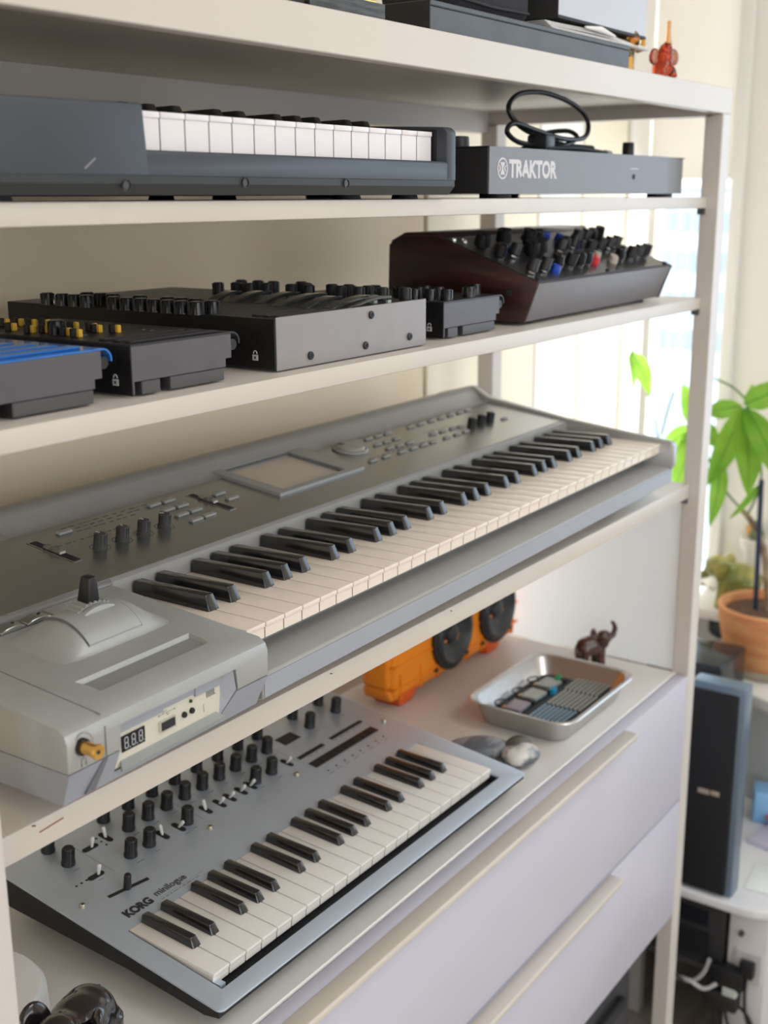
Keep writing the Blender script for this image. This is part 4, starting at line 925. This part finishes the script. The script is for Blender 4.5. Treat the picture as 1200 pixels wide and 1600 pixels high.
# seated amber glass elephant with trunk straight up
t = thing('glass_elephant', 'red-amber glass elephant with a tall raised trunk on the top board', 'figurine', (1.452, 0.012, ZT+0.0003), R(-120))
blob('body', AMB, [('e',(0,0,0.013),(0.0135,0.0130,0.0135)),('e',(0.001,0,0.026),(0.0115,0.0105,0.0110)),('e',(0.004,0,0.034),(0.0085,0.0080,0.0080)),
     ('t',[(0.007,0.006,0.012),(0.011,0.0075,0.002)],[0.006,0.0055]),('t',[(0.007,-0.006,0.012),(0.011,-0.0075,0.002)],[0.006,0.0055]),('t',[(-0.006,0,0.010),(-0.009,0,0.002)],[0.008,0.008])], 0.0011, t)
for y in (-1, 1):
    g = G(); g.ell((0.001, y*0.0145, 0.0265), (0.0035,0.0070,0.0095), (R(10*y),0,0), 3); g.build('ear', glass('brown_glass', (0.50,0.22,0.16)), t)
g = G(); g.tube(spline([(0.006,0,0.036),(0.0075,0,0.043),(0.006,0.001,0.052),(0.0045,0.002,0.060),(0.0045,0.002,0.0665)], 5), [0.0056,0.0054,0.0052,0.0048,0.0044,0.0040,0.0036,0.0033,0.0031,0.0029,0.0028,0.0027,0.0026,0.0026,0.0026,0.0026,0.0027,0.0028,0.0028,0.0026,0.0012][:21], 12); g.build('trunk', glass('peach_glass', (0.85,0.45,0.20)), t)
elephant('glass_elephant', 'honey-yellow glass elephant half hidden behind the long charcoal box', HON, (1.352, 0.026, ZT+0.0003), R(-20), 0.78, [(0.034,0,0.046),(0.043,0,0.036),(0.050,0,0.038),(0.053,0,0.048),(0.051,0,0.056)], group=None)

# ---------------------------------------------------------------- things on the cabinet top
ORG = mat('orange_plastic', (0.90,0.27,0.015), 0.38, var=0.03, vscale=30, sub=0.0)
sp = thing('portable_speaker', 'bright orange rugged portable speaker with two black cones under the long shelf', 'speaker', (1.415, 0.300, ZC))
SL, SH = 0.170, 0.232
g = G(); g.box(-SL, SL, -0.037, 0.015, 0.010, SH); g.bevel(0.012, 4, 60); bd = g.build('case', ORG, sp)
for z in (0.030, 0.062):
    g = G(); g.box(-SL-0.0005, SL+0.0005, -0.0395, -0.030, z-0.0015, z+0.0015); g.bevel(0.001,2); g.build('rib', ORG, sp)
for x in (-0.155, -0.105, -0.062, -0.010, 0.020, 0.062, 0.105, 0.155):
    g = G(); g.box(x-0.0012, x+0.0012, -0.0395, -0.030, 0.014, 0.070 if abs(x) < 0.03 else 0.050); g.bevel(0.0008,1); g.build('rib', ORG, sp)
for x in (-0.135, -0.16, 0.100, 0.150):
    g = G(); v = g.hexa([(x-0.016,-0.034,0.0),(x+0.016,-0.034,0.0),(x+0.016,0.010,0.0),(x-0.016,0.010,0.0),(x-0.026,-0.038,0.022),(x+0.026,-0.038,0.022),(x+0.026,0.012,0.022),(x-0.026,0.012,0.022)]) if x in (-0.135, 0.100) else None
    if v: g.bevel(0.003,2); g.build('foot', mat('deep_orange_plastic', (0.82,0.12,0.01), 0.4), sp)
    else: g.bm.free()
g = G(); v = g.hexa([(-SL-0.001,-0.034,0.012),(-SL+0.02,-0.034,0.012),(-SL+0.02,0.014,0.012),(-SL-0.001,0.014,0.012),(-SL-0.006,-0.030,0.03),(-SL+0.02,-0.030,0.03),(-SL+0.02,0.012,0.03),(-SL-0.006,0.012,0.03)]); v2 = g.box(-SL-0.006,-SL+0.02,-0.030,0.012,0.03,SH-0.03); g.bevel(0.005,3,30); g.build('end_bumper', ORG, sp)
for x in (-0.0265, 0.1025):
    cz = 0.0690
    g = G(); g.lathe([(0.0505,0.002),(0.0510,-0.004),(0.0490,-0.006),(0.045,-0.0055),(0.043,-0.002),(0.0425,0.001),(0.0505,0.002)], 48, (x,-0.0390,cz), 'y'); rg = g.build('cone_ring', BLACKM, sp)
    g = G(); g.lathe([(0.0445,-0.003),(0.042,-0.006),(0.039,-0.0065),(0.035,-0.003),(0.020,0.003),(0.015,0.0035),(0.013,-0.001),(0.007,-0.004),(0,-0.005)], 48, (x,-0.0418,cz), 'y'); g.build('cone', mat('cone_black', (0.03,0.033,0.036), 0.4), rg)
    for a in (45, 135, 225, 315):
        g = G(); g.lathe([(0,-0.003),(0.0034,-0.003),(0.0036,0.002),(0,0.002)], 12, (x+0.0585*math.cos(R(a)), -0.0385, cz+0.0585*math.sin(R(a))), 'y'); g.build('screw', BLACKM, sp)

tr = thing('steel_tray', 'shallow rounded steel tray filled with circuit boards', 'tray', (1.372, 0.092, ZC))
def rrect(hx, hy, r, n=5):
    out = []
    for cx, cy, a0 in ((hx-r, -hy+r, -90), (hx-r, hy-r, 0), (-hx+r, hy-r, 90), (-hx+r, -hy+r, 180)):
        for k in range(n+1): a = R(a0 + 90*k/n); out.append((cx + r*math.cos(a), cy + r*math.sin(a)))
    return out
g = G(); rings = []
for hx, hy, r_, z in [(0.088,0.058,0.018,0.0004),(0.091,0.061,0.020,0.0030),(0.102,0.071,0.024,0.0330),(0.103,0.072,0.024,0.0345),(0.1085,0.0775,0.028,0.0350),(0.1095,0.0785,0.029,0.0338),(0.1085,0.0775,0.028,0.0340),(0.1022,0.0712,0.0235,0.0335),(0.1010,0.0700,0.023,0.0325),(0.090,0.060,0.019,0.0040),(0.087,0.057,0.017,0.0015)]:
    rings.append([g.bm.verts.new((x, y, z)) for x, y in rrect(hx, hy, r_)])
for A, B in zip(rings, rings[1:]):
    n = len(A)
    for k in range(n): g.bm.faces.new((A[k], A[(k+1)%n], B[(k+1)%n], B[k]))
g.bm.faces.new(rings[0][::-1]); g.bm.faces.new(rings[-1]); g.build('pan', STEEL, tr, ang=50)
fp = thing('foam_pad', 'dark foam pad under the circuit boards in the steel tray', 'foam', (1.372, 0.092, ZC+0.0016))
g = G(); g.prism(rrect(0.084, 0.054, 0.012), 0.0002, 0.0118, 'z'); g.bevel(0.002, 2); g.build('pad', mat('dark_foam', (0.05,0.055,0.065), 0.9, bump=0.4, bscale=600), fp)
PCB = mat('dark_pcb', (0.012,0.018,0.022), 0.4); PADM = mat('pale_solder_pad', (0.70,0.72,0.66), 0.35, metal=0.3)
PADB = mat('bluish_led_pad', (0.42,0.62,0.78), 0.3)
def led_board(label, x, y, w_, d_, nx, ny, pm, rot, grp):
    b = thing('led_matrix_board', label, 'circuit board', (1.372+x, 0.092+y, ZC+0.0135), R(rot), grp)
    g = G(); g.box(-w_/2, w_/2, -d_/2, d_/2, 0, 0.0016); g.build('board', PCB, b)
    g = G()
    for i in range(nx):
        for j in range(ny):
            cx, cy = -w_/2 + w_*(i+0.5)/nx, -d_/2 + d_*(j+0.5)/ny; s_ = min(w_/nx, d_/ny)*0.22
            g.box(cx-s_, cx+s_, cy-s_, cy+s_, 0.0016, 0.0034)
    o = g.build('led_grid', pm, b, smooth=False); o['kind'] = 'stuff'
    return b
led_board('circuit board with a blue-white grid of lights, nearest the synthesizer in the tray', -0.049, -0.024, 0.060, 0.050, 9, 8, PADB, 0, 'boards in the steel tray')
led_board('circuit board with pale yellow light grid in the middle of the tray', 0.012, -0.025, 0.056, 0.052, 8, 8, PADM, 0, 'boards in the steel tray')
led_board('circuit board with pale light grid at the far end of the tray', 0.064, -0.022, 0.044, 0.052, 6, 8, PADM, 0, 'boards in the steel tray')
SCRN = mat('grey_green_lcd', (0.30,0.34,0.31), 0.2); SCRP = mat('grey_violet_lcd', (0.24,0.22,0.27), 0.2)
for lab, x, y, mt_, rot in (('small display board with violet-grey screen at the near end of the tray', -0.050, 0.026, SCRP, 2), ('small display board with greenish screen in the tray middle', -0.004, 0.026, SCRN, -2), ('small display board with greenish screen at the far tray end', 0.042, 0.027, SCRN, -3)):
    b = thing('display_board', lab, 'circuit board', (1.372+x, 0.092+y, ZC+0.0135), R(rot), 'boards in the steel tray')
    g = G(); g.box(-0.019,0.019,-0.015,0.018,0,0.0016); g.build('board', PCB, b)
    g = G(); g.box(-0.0165,0.0165,-0.0130,0.0115,0.0016,0.0062); g.bevel(0.0005,1); g.build('screen', mt_, b)
    g = G(); g.box(-0.0125,-0.004,0.0125,0.0165,0.0016,0.0034); g.build('gold_contacts', BRASS, b)
    g = G(); pl = [(0.017*math.cos(R(a))*0.62, 0.024 + 0.0125*math.sin(R(a))*0.55, 0.004) for a in range(0,360,30)]
    g.tube(pl, 0.0012, 6, closed=True); g.build('wire_loop', mat('dark_bail', (0.05,0.055,0.06), 0.35, metal=0.5), b)
    g = G(); g.box(0.017,0.024,-0.016,-0.008,0.0018,0.0075); g.build('connector', BLACKP, b)
for lab, x, y, c_ in (('green terminal block at the far side of the tray', 0.062, 0.022, (0.01,0.28,0.09)), ('blue terminal block between the boards in the tray', 0.021, 0.009, (0.02,0.30,0.52))):
    b = thing('terminal_block', lab, 'connector', (1.372+x, 0.092+y, ZC+0.0138), R(10))
    g = G(); g.box(-0.007,0.007,-0.004,0.004,0,0.008); g.bevel(0.0006,1); g.build('housing', mat('housing_%d' % int(c_[1]*100), c_, 0.4), b)
    for k in range(2):
        g = G(); g.cyl((-0.0035+0.007*k,0,0.008), 0.0026, 0.0026, 0.0012, 10); g.build('terminal_screw', mat('housing_%d' % int(c_[1]*100), c_, 0.4), b)

WEL = mix_mat('dark_red_wood', (0.035,0.010,0.008), (0.085,0.025,0.018), 60, 0.3, stretch=(1,1,4), coat=0.4)
elephant('wooden_elephant', 'small dark red wooden elephant with raised trunk behind the steel tray', WEL, (1.548, 0.118, ZC+0.0003), R(-35), 0.86, TR_UP)
EBO = mat('polished_ebony', (0.014,0.010,0.012), 0.16, coat=0.6)
elephant('wooden_elephant', 'glossy near-black wooden elephant at the lower left beside the small synthesizer', EBO, (0.520, 0.062, ZC+0.0003), R(-155), 1.5, TR_DN, tusk=mat('ivory_tusk', (0.75,0.66,0.45), 0.4))
MARB = mix_mat('grey_marble', (0.12,0.13,0.15), (0.74,0.71,0.68), 38, 0.35, lo=0.42, hi=0.58, stretch=(1,1,2.5))
MARD = mix_mat('dark_marble', (0.11,0.12,0.14), (0.42,0.43,0.45), 22, 0.35, lo=0.48, hi=0.72, stretch=(1,3,1))
t = thing('stone_pebble', 'grey veined oblong stone lying beside the small synthesizer', 'stone', (1.190, 0.100, ZC))
blob('stone', MARD, [('e',(0,0,0.0135),(0.042,0.024,0.0132),(0,0,R(-50)))], 0.0016, t)
t = thing('stone_pebble', 'white and grey marbled stone with a dark tip, by the synthesizer corner', 'stone', (1.204, 0.048, ZC))
blob('stone', MARB, [('e',(0,0,0.0135),(0.026,0.022,0.0132),(0,0,R(-20)))], 0.0014, t)
g = G(); g.ell((0.014,0.012,0.017), (0.018,0.012,0.0125), (0,R(-12),R(-40)), 3); g.build('dark_tip', mat('dark_tip_stone', (0.10,0.10,0.085), 0.5, var=0.3, vscale=90), t)
t = thing('white_canister', 'plain white round canister half hidden behind the left post', 'canister', (0.500, 0.175, ZC))
WPL = mat('white_plastic', (0.74,0.73,0.73), 0.4)
g = G(); g.lathe([(0,0.0003),(0.064,0.0003),(0.066,0.003),(0.0655,0.026)], 48); g.lathe([(0.0655,0.0265),(0.0645,0.046),(0.060,0.0525),(0.050,0.0545),(0,0.0550)], 48); g.build('shell', WPL, t)
g = G(); g.lathe([(0.0652,0.0258),(0.0657,0.0262),(0.0652,0.0267)], 48); g.build('seam', mat('pale_seam', (0.55,0.54,0.54), 0.5), t)

# ---------------------------------------------------------------- inside the open base of the unit
sc_ = thing('travel_case', 'charcoal soft travel case with black carry handle under the drawers', 'suitcase', (1.32, 0.165, 0.0))
g = G(); g.box(-0.28, 0.262, -0.13, 0.13, 0.002, 0.415); g.bevel(0.03, 4); g.build('case_body', mat('charcoal_nylon', (0.05,0.05,0.058), 0.8, bump=0.3, bscale=500), sc_)
g = G(); g.tube(spline([(0.10,-0.128,0.30),(0.11,-0.140,0.315),(0.15,-0.144,0.32),(0.19,-0.140,0.315),(0.20,-0.128,0.30)],6), 0.008, 10); g.build('handle', BLACKM, sc_)
g = G(); g.box(-0.25,0.225,-0.1325,-0.128,0.365,0.371); g.build('zip', BLACKM, sc_)

# ---------------------------------------------------------------- right-hand corner: low desk, speakers, table, plant
dk = thing('low_desk', 'white low desk with a rounded corner beside the shelving unit', 'desk', (2.05, 0.13, 0.0))
g = G(); pts = [(1.742-2.05,0.40-0.13),(1.742-2.05,-0.075-0.13)]
for k in range(1,7): a = R(180+15*k); pts.append((1.742+0.06-2.05+0.06*math.cos(a), -0.075-0.13+0.06*math.sin(a)))
pts += [(2.395-2.05,-0.135-0.13),(2.395-2.05,0.27)]
g.prism(pts, 0.372, 0.389, 'z'); g.bevel(0.004,3,50); g.build('desk_top', mat('white_desk', (0.74,0.74,0.76), 0.25), dk)
g = G(); g.prism([(1.765-2.05,-0.115-0.13),(1.765-2.05,-0.050-0.13),(2.38-2.05,-0.050-0.13),(2.38-2.05,-0.115-0.13)], 0.0, 0.372, 'z'); g.bevel(0.003,2); pd = g.build('pedestal', mat('white_pedestal', (0.66,0.64,0.65), 0.4), dk)
g = G(); g.lathe([(0,-0.006),(0.0045,-0.006),(0.005,0.0),(0,0)], 14, (1.765-2.05,-0.072-0.13,0.330), 'x'); g.build('knob', DARKM, pd)
g = G(); g.box(1.760-2.05,1.766-2.05,-0.108-0.13,-0.066-0.13,0.245,0.300); g.build('socket_plate', mat('socket_white', (0.58,0.56,0.57), 0.5), pd)
g = G(); g.box(1.90-2.05,1.92-2.05,0.15-0.13,0.39-0.13,0,0.372); g.build('back_panel', mat('white_pedestal', (0.66,0.64,0.65), 0.4), dk)
sk = thing('tower_speaker', 'slim black tower speaker with a satin blue-grey frame on the low desk', 'speaker', (1.752, -0.008, 0.3893))
g = G(); g.box(0.004,0.040,-0.044,0.044,0.0,0.366); g.bevel(0.004,2); g.build('cabinet', mat('satin_blue_grey', (0.16,0.22,0.30), 0.28, metal=0.5), sk)
g = G(); g.box(-0.004,0.006,-0.034,0.044,0.005,0.353); g.bevel(0.002,2); gr_ = g.build('grille', mat('black_grille_cloth', (0.010,0.010,0.014), 0.8, bump=0.3, bscale=900), sk)
g = G(); g.box(-0.0050,-0.0038,0.0010,0.0200,0.1770,0.1860); g.box(-0.0050,-0.0038,-0.0155,-0.0010,0.1780,0.1865); g.bevel(0.0010,2); g.build('badge', mat('badge_gold', (0.62,0.52,0.42), 0.3, metal=0.7), sk)
sk2 = thing('black_speaker', 'second glossy black speaker standing behind the tower speaker', 'speaker', (2.00, 0.115, 0.3893))
g = G(); g.box(-0.06,0.07,-0.065,0.075,0,0.318); g.bevel(0.006,3); g.build('cabinet', mat('piano_black', (0.012,0.016,0.022), 0.15), sk2)
g = G(); g.lathe([(0.04,-0.004),(0.036,-0.002),(0.015,0.004),(0,0.0)], 28, (-0.061,0.0,0.10), 'x'); g.lathe([(0.02,-0.003),(0.017,-0.001),(0,-0.004)], 24, (-0.061,0.0,0.22), 'x'); g.build('drivers', BLACKM, sk2)
sw = thing('stereo_amplifier', 'black audio unit tucked under the low desk top', 'amplifier', (1.80, 0.052, 0.255))
g = G(); g.box(-0.045,0.10,-0.097,0.10,0.0,0.112); g.bevel(0.003,2); g.build('case', BLACKM, sw)
g = G(); g.box(-0.047,-0.044,-0.070,0.060,0.072,0.100); g.build('front_window', mat('smoked_window', (0.015,0.016,0.022), 0.15), sw)
g = G(); g.box(-0.0475,-0.0445,-0.074,0.070,0.014,0.060); g.build('front_flap', BLACKP, sw)
g = G(); g.box(-0.045,0.11,-0.10,0.20,-0.010,-0.0004); g.build('mounting_shelf', DARKM, sw)
pw = thing('power_adapter', 'black power adapter hanging with its cable below the desk', 'adapter', (1.752, -0.050, 0.215))
g = G(); g.box(-0.014,0.012,-0.036,0.020,0.018,0.055); g.bevel(0.004,2); g.build('adapter_body', BLACKP, pw)
g = G(); g.box(-0.016,0.012,-0.030,0.026,-0.022,0.010); g.bevel(0.005,2); g.build('adapter_body', BLACKM, pw)
g = G(); g.box(-0.015,0.004,-0.028,-0.004,0.006,0.024); g.bevel(0.002,1); g.build('label_plate', mat('pale_label', (0.55,0.58,0.56), 0.5), pw)
pc = thing('power_cable', 'black power cable coiled below the wall plug of the low desk', 'cable', (1.748, -0.085, 0.18))
g = G()
g.tube(spline([(0.0,0.048,0.030),(-0.004,0.040,-0.010),(-0.006,0.020,-0.042),(-0.006,-0.005,-0.050),(-0.004,-0.022,-0.030),(0,-0.018,0.0),(0,0.0,0.022),(0,0.030,0.030)],8), 0.0030, 8)
g.tube(spline([(0.002,0.030,0.028),(-0.002,0.022,-0.008),(-0.004,0.008,-0.034),(-0.004,-0.010,-0.038),(-0.002,-0.018,-0.016),(0,-0.008,0.012),(0,-0.004,0.045),(0,-0.004,0.082)],8), 0.0028, 8)
g.build('cable', CABM, pc)
g = G(); g.box(-0.006,0.010,-0.016,0.008,0.082,0.110); g.bevel(0.003,2); g.build('plug', BLACKP, pc)
ct = thing('signal_cables', 'tangle of grey and black leads behind the power adapter', 'cable', (1.745, 0.0, 0.235))
for mt_, L_ in ((mat('grey_lead', (0.45,0.45,0.46), 0.5), [(0,0.055,0.0),(-0.004,0.03,-0.012),(-0.006,0.0,-0.010),(-0.004,-0.02,0.012),(0,-0.028,0.04)]), (CABM, [(0,0.06,0.012),(-0.006,0.03,-0.004),(-0.008,0.0,-0.018),(-0.006,-0.03,-0.014)]), (mat('pale_lead', (0.60,0.60,0.60), 0.5), [(0,0.02,-0.014),(-0.008,0.0,-0.008),(-0.010,-0.025,-0.012),(-0.006,-0.045,0.004)])):
    g = G(); g.tube(spline(L_, 8), 0.0035, 8); g.build('lead', mt_, ct)
# small things on the low desk
def slab(name, label, cat, x, y, sx, sy, sz, rot, mt_, z=0.3893, bev=0.001):
    o = thing(name, label, cat, (x, y, z), R(rot)); g = G(); g.box(-sx/2,sx/2,-sy/2,sy/2,0.0003,sz); g.bevel(bev,2); g.build('body', mt_, o); return o
slab('paper_sheet', 'bright white paper sheet on the low desk, near its rounded corner', 'paper', 1.845, -0.090, 0.085, 0.070, 0.0012, 6, mat('bright_paper', (0.86,0.90,0.88), 0.6))
slab('notebook', 'pale lilac notebook lying on the low desk behind the paper', 'notebook', 1.985, -0.075, 0.10, 0.10, 0.010, -12, mat('lilac_cover', (0.58,0.56,0.72), 0.5))
o = thing('red_pen', 'pinkish red pen lying on the low desk', 'pen', (1.985, -0.062, 0.4000), R(40)); g = G(); g.lathe([(0,-0.06),(0.002,-0.055),(0.005,-0.045),(0.005,0.06),(0,0.062)], 14, (0,0,0.0052), 'x'); g.build('barrel', mat('pink_red', (0.72,0.16,0.18), 0.4), o)
g = G(); g.lathe([(0.0052,-0.005),(0.0056,0),(0.0052,0.005)], 14, (-0.03,0,0.0052), 'x'); g.build('grip', mat('grip_white', (0.8,0.7,0.7), 0.4), o)
o = slab('sky_blue_packet', 'sky blue packet leaning beside the tower speaker', 'packet', 2.055, -0.012, 0.05, 0.045, 0.060, 20, mat('sky_blue', (0.25,0.50,0.80), 0.35))
o = thing('computer_mouse', 'dark teal computer mouse on the low desk by the wall', 'mouse', (2.04, -0.100, 0.3893), R(30)); g = G(); g.ell((0,0,0.010), (0.035,0.020,0.016), None, 3); g.build('shell', mat('dark_teal', (0.03,0.09,0.11), 0.3), o)
g = G(); g.cyl((0.015,-0.002,0.021), 0.005, 0.005, 0.004, 12, 'y'); g.build('scroll_wheel', mat('grip_white', (0.8,0.7,0.7), 0.4), o)
# side table with the pot
tb_ = thing('plant_table', 'white side table carrying the terracotta pot by the window', 'table', (2.22, 0.02, 0.0))
rim = [(2.068,0.045),(2.082,0.066),(2.110,0.082),(2.300,0.190),(2.380,0.222),(2.388,0.218),(2.388,-0.40),(1.93,-0.40),(2.045,-0.02)]
g = G(); g.prism([(x-2.22, y-0.02) for x, y in rim], 0.594, 0.6195, 'z'); g.bevel(0.006,3,20); g.build('table_top', mat('white_table', (0.80,0.78,0.73), 0.35), tb_)
g = G(); g.prism([(2.12-2.22,0.05-0.02),(2.37-2.22,0.19-0.02),(2.37-2.22,-0.38-0.02),(2.03-2.22,-0.38-0.02),(2.09-2.22,-0.02-0.02)], 0.392, 0.594, 'z'); g.build('apron_box', mat('pale_grey_side', (0.60,0.62,0.62), 0.5), tb_)
g = G(); g.prism([(2.16-2.22,0.00),(2.34-2.22,0.10),(2.34-2.22,-0.2),(2.16-2.22,-0.2)], 0.3895, 0.392, 'z'); g.build('foot_plate', mat('pale_grey_side', (0.60,0.62,0.62), 0.5), tb_)
dc = thing('round_speaker', 'flat black round speaker puck behind the terracotta pot', 'speaker', (2.352, 0.175, 0.6198))
g = G(); g.lathe([(0,0.0002),(0.040,0.0002),(0.043,0.006),(0.043,0.026),(0.040,0.031),(0,0.033)], 36); g.build('shell', mat('puck_dark', (0.03,0.045,0.05), 0.35), dc)
g = G(); g.lathe([(0,0.0335),(0.034,0.0325),(0.036,0.031)], 36); g.build('top_cloth', mat('puck_grey', (0.22,0.26,0.27), 0.6), dc)
pl = thing('potted_plant', 'bright green palmate-leaved plant in a terracotta pot by the window', 'plant', (2.192, 0.050, 0.6198))
TERR = mix_mat('terracotta', (0.55,0.19,0.07), (0.66,0.33,0.14), 9, 0.75, lo=0.35, hi=0.65, stretch=(1,1,5))
g = G(); g.lathe([(0,0.0003),(0.062,0.0003),(0.068,0.006),(0.080,0.045),(0.089,0.09),(0.0945,0.122),(0.0945,0.131),(0.090,0.134),(0.086,0.131),(0.083,0.115),(0,0.112)], 44); g.build('pot', TERR, pl)
g = G(); g.lathe([(0.0640,0.0002),(0.0700,0.006),(0.0745,0.020),(0.0735,0.0205)], 44); g.build('pot_base_stain', mat('pot_grey_stain', (0.42,0.36,0.28), 0.8, var=0.15, vscale=40), pl)
g = G(); g.lathe([(0.084,0.116),(0.05,0.1185),(0,0.120)], 28); g.build('soil', mat('potting_soil', (0.10,0.055,0.035), 0.95, var=0.5, vscale=120, bump=1.0, bscale=200), pl)
STEM = mix_mat('woody_stem', (0.20,0.13,0.08), (0.36,0.27,0.17), 30, 0.7); STEMG = mat('green_stem', (0.10,0.20,0.07), 0.5)
def pv(L): return [(x-2.192, y-0.050, z-0.6198) for x, y, z in L]
g = G(); g.tube(spline(pv([(2.192,0.046,0.735),(2.195,0.058,0.79),(2.20,0.070,0.85),(2.20,0.095,0.900),(2.20,0.118,0.925)]),6), [0.009-0.00018*i for i in range(25)], 10); g.build('trunk', STEM, pl)
for L_ in ([(2.20,0.118,0.925),(2.20,0.150,0.955),(2.205,0.180,0.99),(2.22,0.226,1.085)], [(2.20,0.108,0.915),(2.195,0.085,0.99),(2.197,0.105,1.08),(2.20,0.129,1.138)], [(2.205,0.180,0.99),(2.23,0.290,1.02),(2.25,0.330,1.10),(2.25,0.378,1.213)], [(2.25,0.306,1.041),(2.25,0.296,1.09),(2.25,0.285,1.13)], [(2.20,0.129,1.138),(2.215,0.16,1.155),(2.23,0.20,1.165)]):
    g = G(); g.tube(spline(pv(L_),6), 0.0022, 6); g.build('stem', STEMG, pl)
g = G(); g.tube(pv([(2.190,0.076,0.735),(2.190,0.083,0.99)]), 0.0050, 8); g.build('support_stake', mat('dark_blue_stake', (0.015,0.025,0.06), 0.4), pl)
LEAF = bpy.data.materials.new('bright_leaf'); LEAF.use_nodes = True
nt = LEAF.node_tree; p = nt.nodes['Principled BSDF']
tc = nt.nodes.new('ShaderNodeTexCoord'); nz = nt.nodes.new('ShaderNodeTexNoise'); nz.inputs['Scale'].default_value = 25
rp = nt.nodes.new('ShaderNodeValToRGB'); rp.color_ramp.elements[0].color = (0.26,0.52,0.05,1); rp.color_ramp.elements[1].color = (0.50,0.74,0.16,1)
nt.links.new(tc.outputs['Object'], nz.inputs['Vector']); nt.links.new(nz.outputs['Fac'], rp.inputs[0]); nt.links.new(rp.outputs[0], p.inputs['Base Color'])
p.inputs['Roughness'].default_value = 0.45
tl = nt.nodes.new('ShaderNodeBsdfTranslucent'); nt.links.new(rp.outputs[0], tl.inputs[0]); ms = nt.nodes.new('ShaderNodeMixShader'); ms.inputs[0].default_value = 0.55
nt.links.new(p.outputs[0], ms.inputs[1]); nt.links.new(tl.outputs[0], ms.inputs[2]); nt.links.new(ms.outputs[0], nt.nodes['Material Output'].inputs[0])
def leaf(a, b, wd, droop=0.012):
    wd *= 1.15; a = (a[0], a[1], a[2]-0.012); b = (b[0], b[1], b[2]-0.012)
    A, B = Vector(pv([a])[0]), Vector(pv([b])[0]); d = B - A; L_ = d.length; d.normalize()
    view = Vector((-0.75, -0.55, 0.25)); s_ = d.cross(view).normalized(); n_ = s_.cross(d).normalized()
    g = G(); N = 12; rows = []
    for i in range(N+1):
        q = i/N; wv = wd*(math.sin(math.pi*min(1, q**0.85))**0.8)*(1-0.15*q) + 0.0006
        c = A + d*(L_*q) + n_*(droop*math.sin(math.pi*q))
        rows.append([g.bm.verts.new(c + s_*(wv*k) + n_*(0.16*wv*abs(k) + 0.0006*math.sin(i*2.2)*abs(k))) for k in (-1, -0.5, 0, 0.5, 1)])
    for r0, r1 in zip(rows, rows[1:]):
        for k in range(4): g.bm.faces.new((r0[k], r0[k+1], r1[k+1], r1[k]))
    bmesh.ops.solidify(g.bm, geom=g.bm.faces[:], thickness=0.0006)
    lf = g.build('leaf', LEAF, pl, ang=60)
    g = G(); g.tube([A + d*(L_*q/8) + n_*(droop*math.sin(math.pi*q/8)+0.0008) for q in range(9)], [0.0013-0.00012*q for q in range(9)], 6); g.build('midrib', mat('leaf_midrib', (0.10,0.30,0.03), 0.5), lf)
for a, b, wd in [((2.2,0.129,1.138),(2.14,0.010,1.205),0.021),((2.2,0.132,1.135),(2.22,0.205,1.112),0.016),((2.2,0.131,1.132),(2.16,0.175,0.985),0.022),((2.2,0.128,1.130),(2.12,0.084,0.985),0.026),((2.2,0.125,1.132),(2.10,0.010,1.005),0.024),((2.2,0.165,1.03),(2.14,0.158,0.912),0.015),
                 ((2.2,0.128,1.140),(2.25,0.132,1.168),0.006),((2.22,0.226,1.085),(2.20,0.250,1.166),0.020),((2.22,0.226,1.082),(2.20,0.285,1.040),0.018),((2.22,0.226,1.080),(2.15,0.240,0.960),0.022),((2.22,0.224,1.084),(2.20,0.170,1.05),0.018),
                 ((2.25,0.378,1.213),(2.20,0.312,1.137),0.017),((2.25,0.380,1.207),(2.21,0.352,1.143),0.006),((2.20,0.090,0.99),(2.15,0.125,0.93),0.006)]:
    leaf(a, b, wd)
GEL = mix_mat('olive_glazed_ceramic', (0.17,0.19,0.04), (0.42,0.36,0.10), 22, 0.3, coat=0.4)
ge = elephant('ceramic_elephant', 'olive green ceramic elephant with curled trunk standing on the window sill', GEL, (2.302, 0.150, 0.6953), R(97), 1.75, [(0.030,0,0.046),(0.036,0,0.036),(0.046,0,0.032),(0.055,0,0.040),(0.055,0,0.052),(0.047,0,0.056),(0.041,0,0.051)])
cp_ = thing('succulent_bowl', 'small pale bowl of green and orange succulents behind the ceramic elephant', 'plant', (2.368, 0.142, 0.6953))
g = G(); g.lathe([(0,0.0003),(0.018,0.0003),(0.020,0.10),(0.027,0.116),(0.030,0.130),(0.027,0.132),(0,0.126)], 28); g.build('bowl', mat('pale_bowl', (0.78,0.74,0.72), 0.4), cp_)
rr = random.Random(11)
for k in range(12):
    a = rr.uniform(0, 6.28); r_ = rr.uniform(0.0, 0.026); g = G(); g.ell((r_*math.cos(a), r_*math.sin(a), 0.140+rr.uniform(0,0.010)), (0.009,0.009,0.013), None, 2)
    g.build('succulent', mat('succulent_orange', (0.62,0.26,0.06), 0.5) if k % 4 == 0 else mat('succulent_green', (0.12,0.20,0.07), 0.5), cp_)
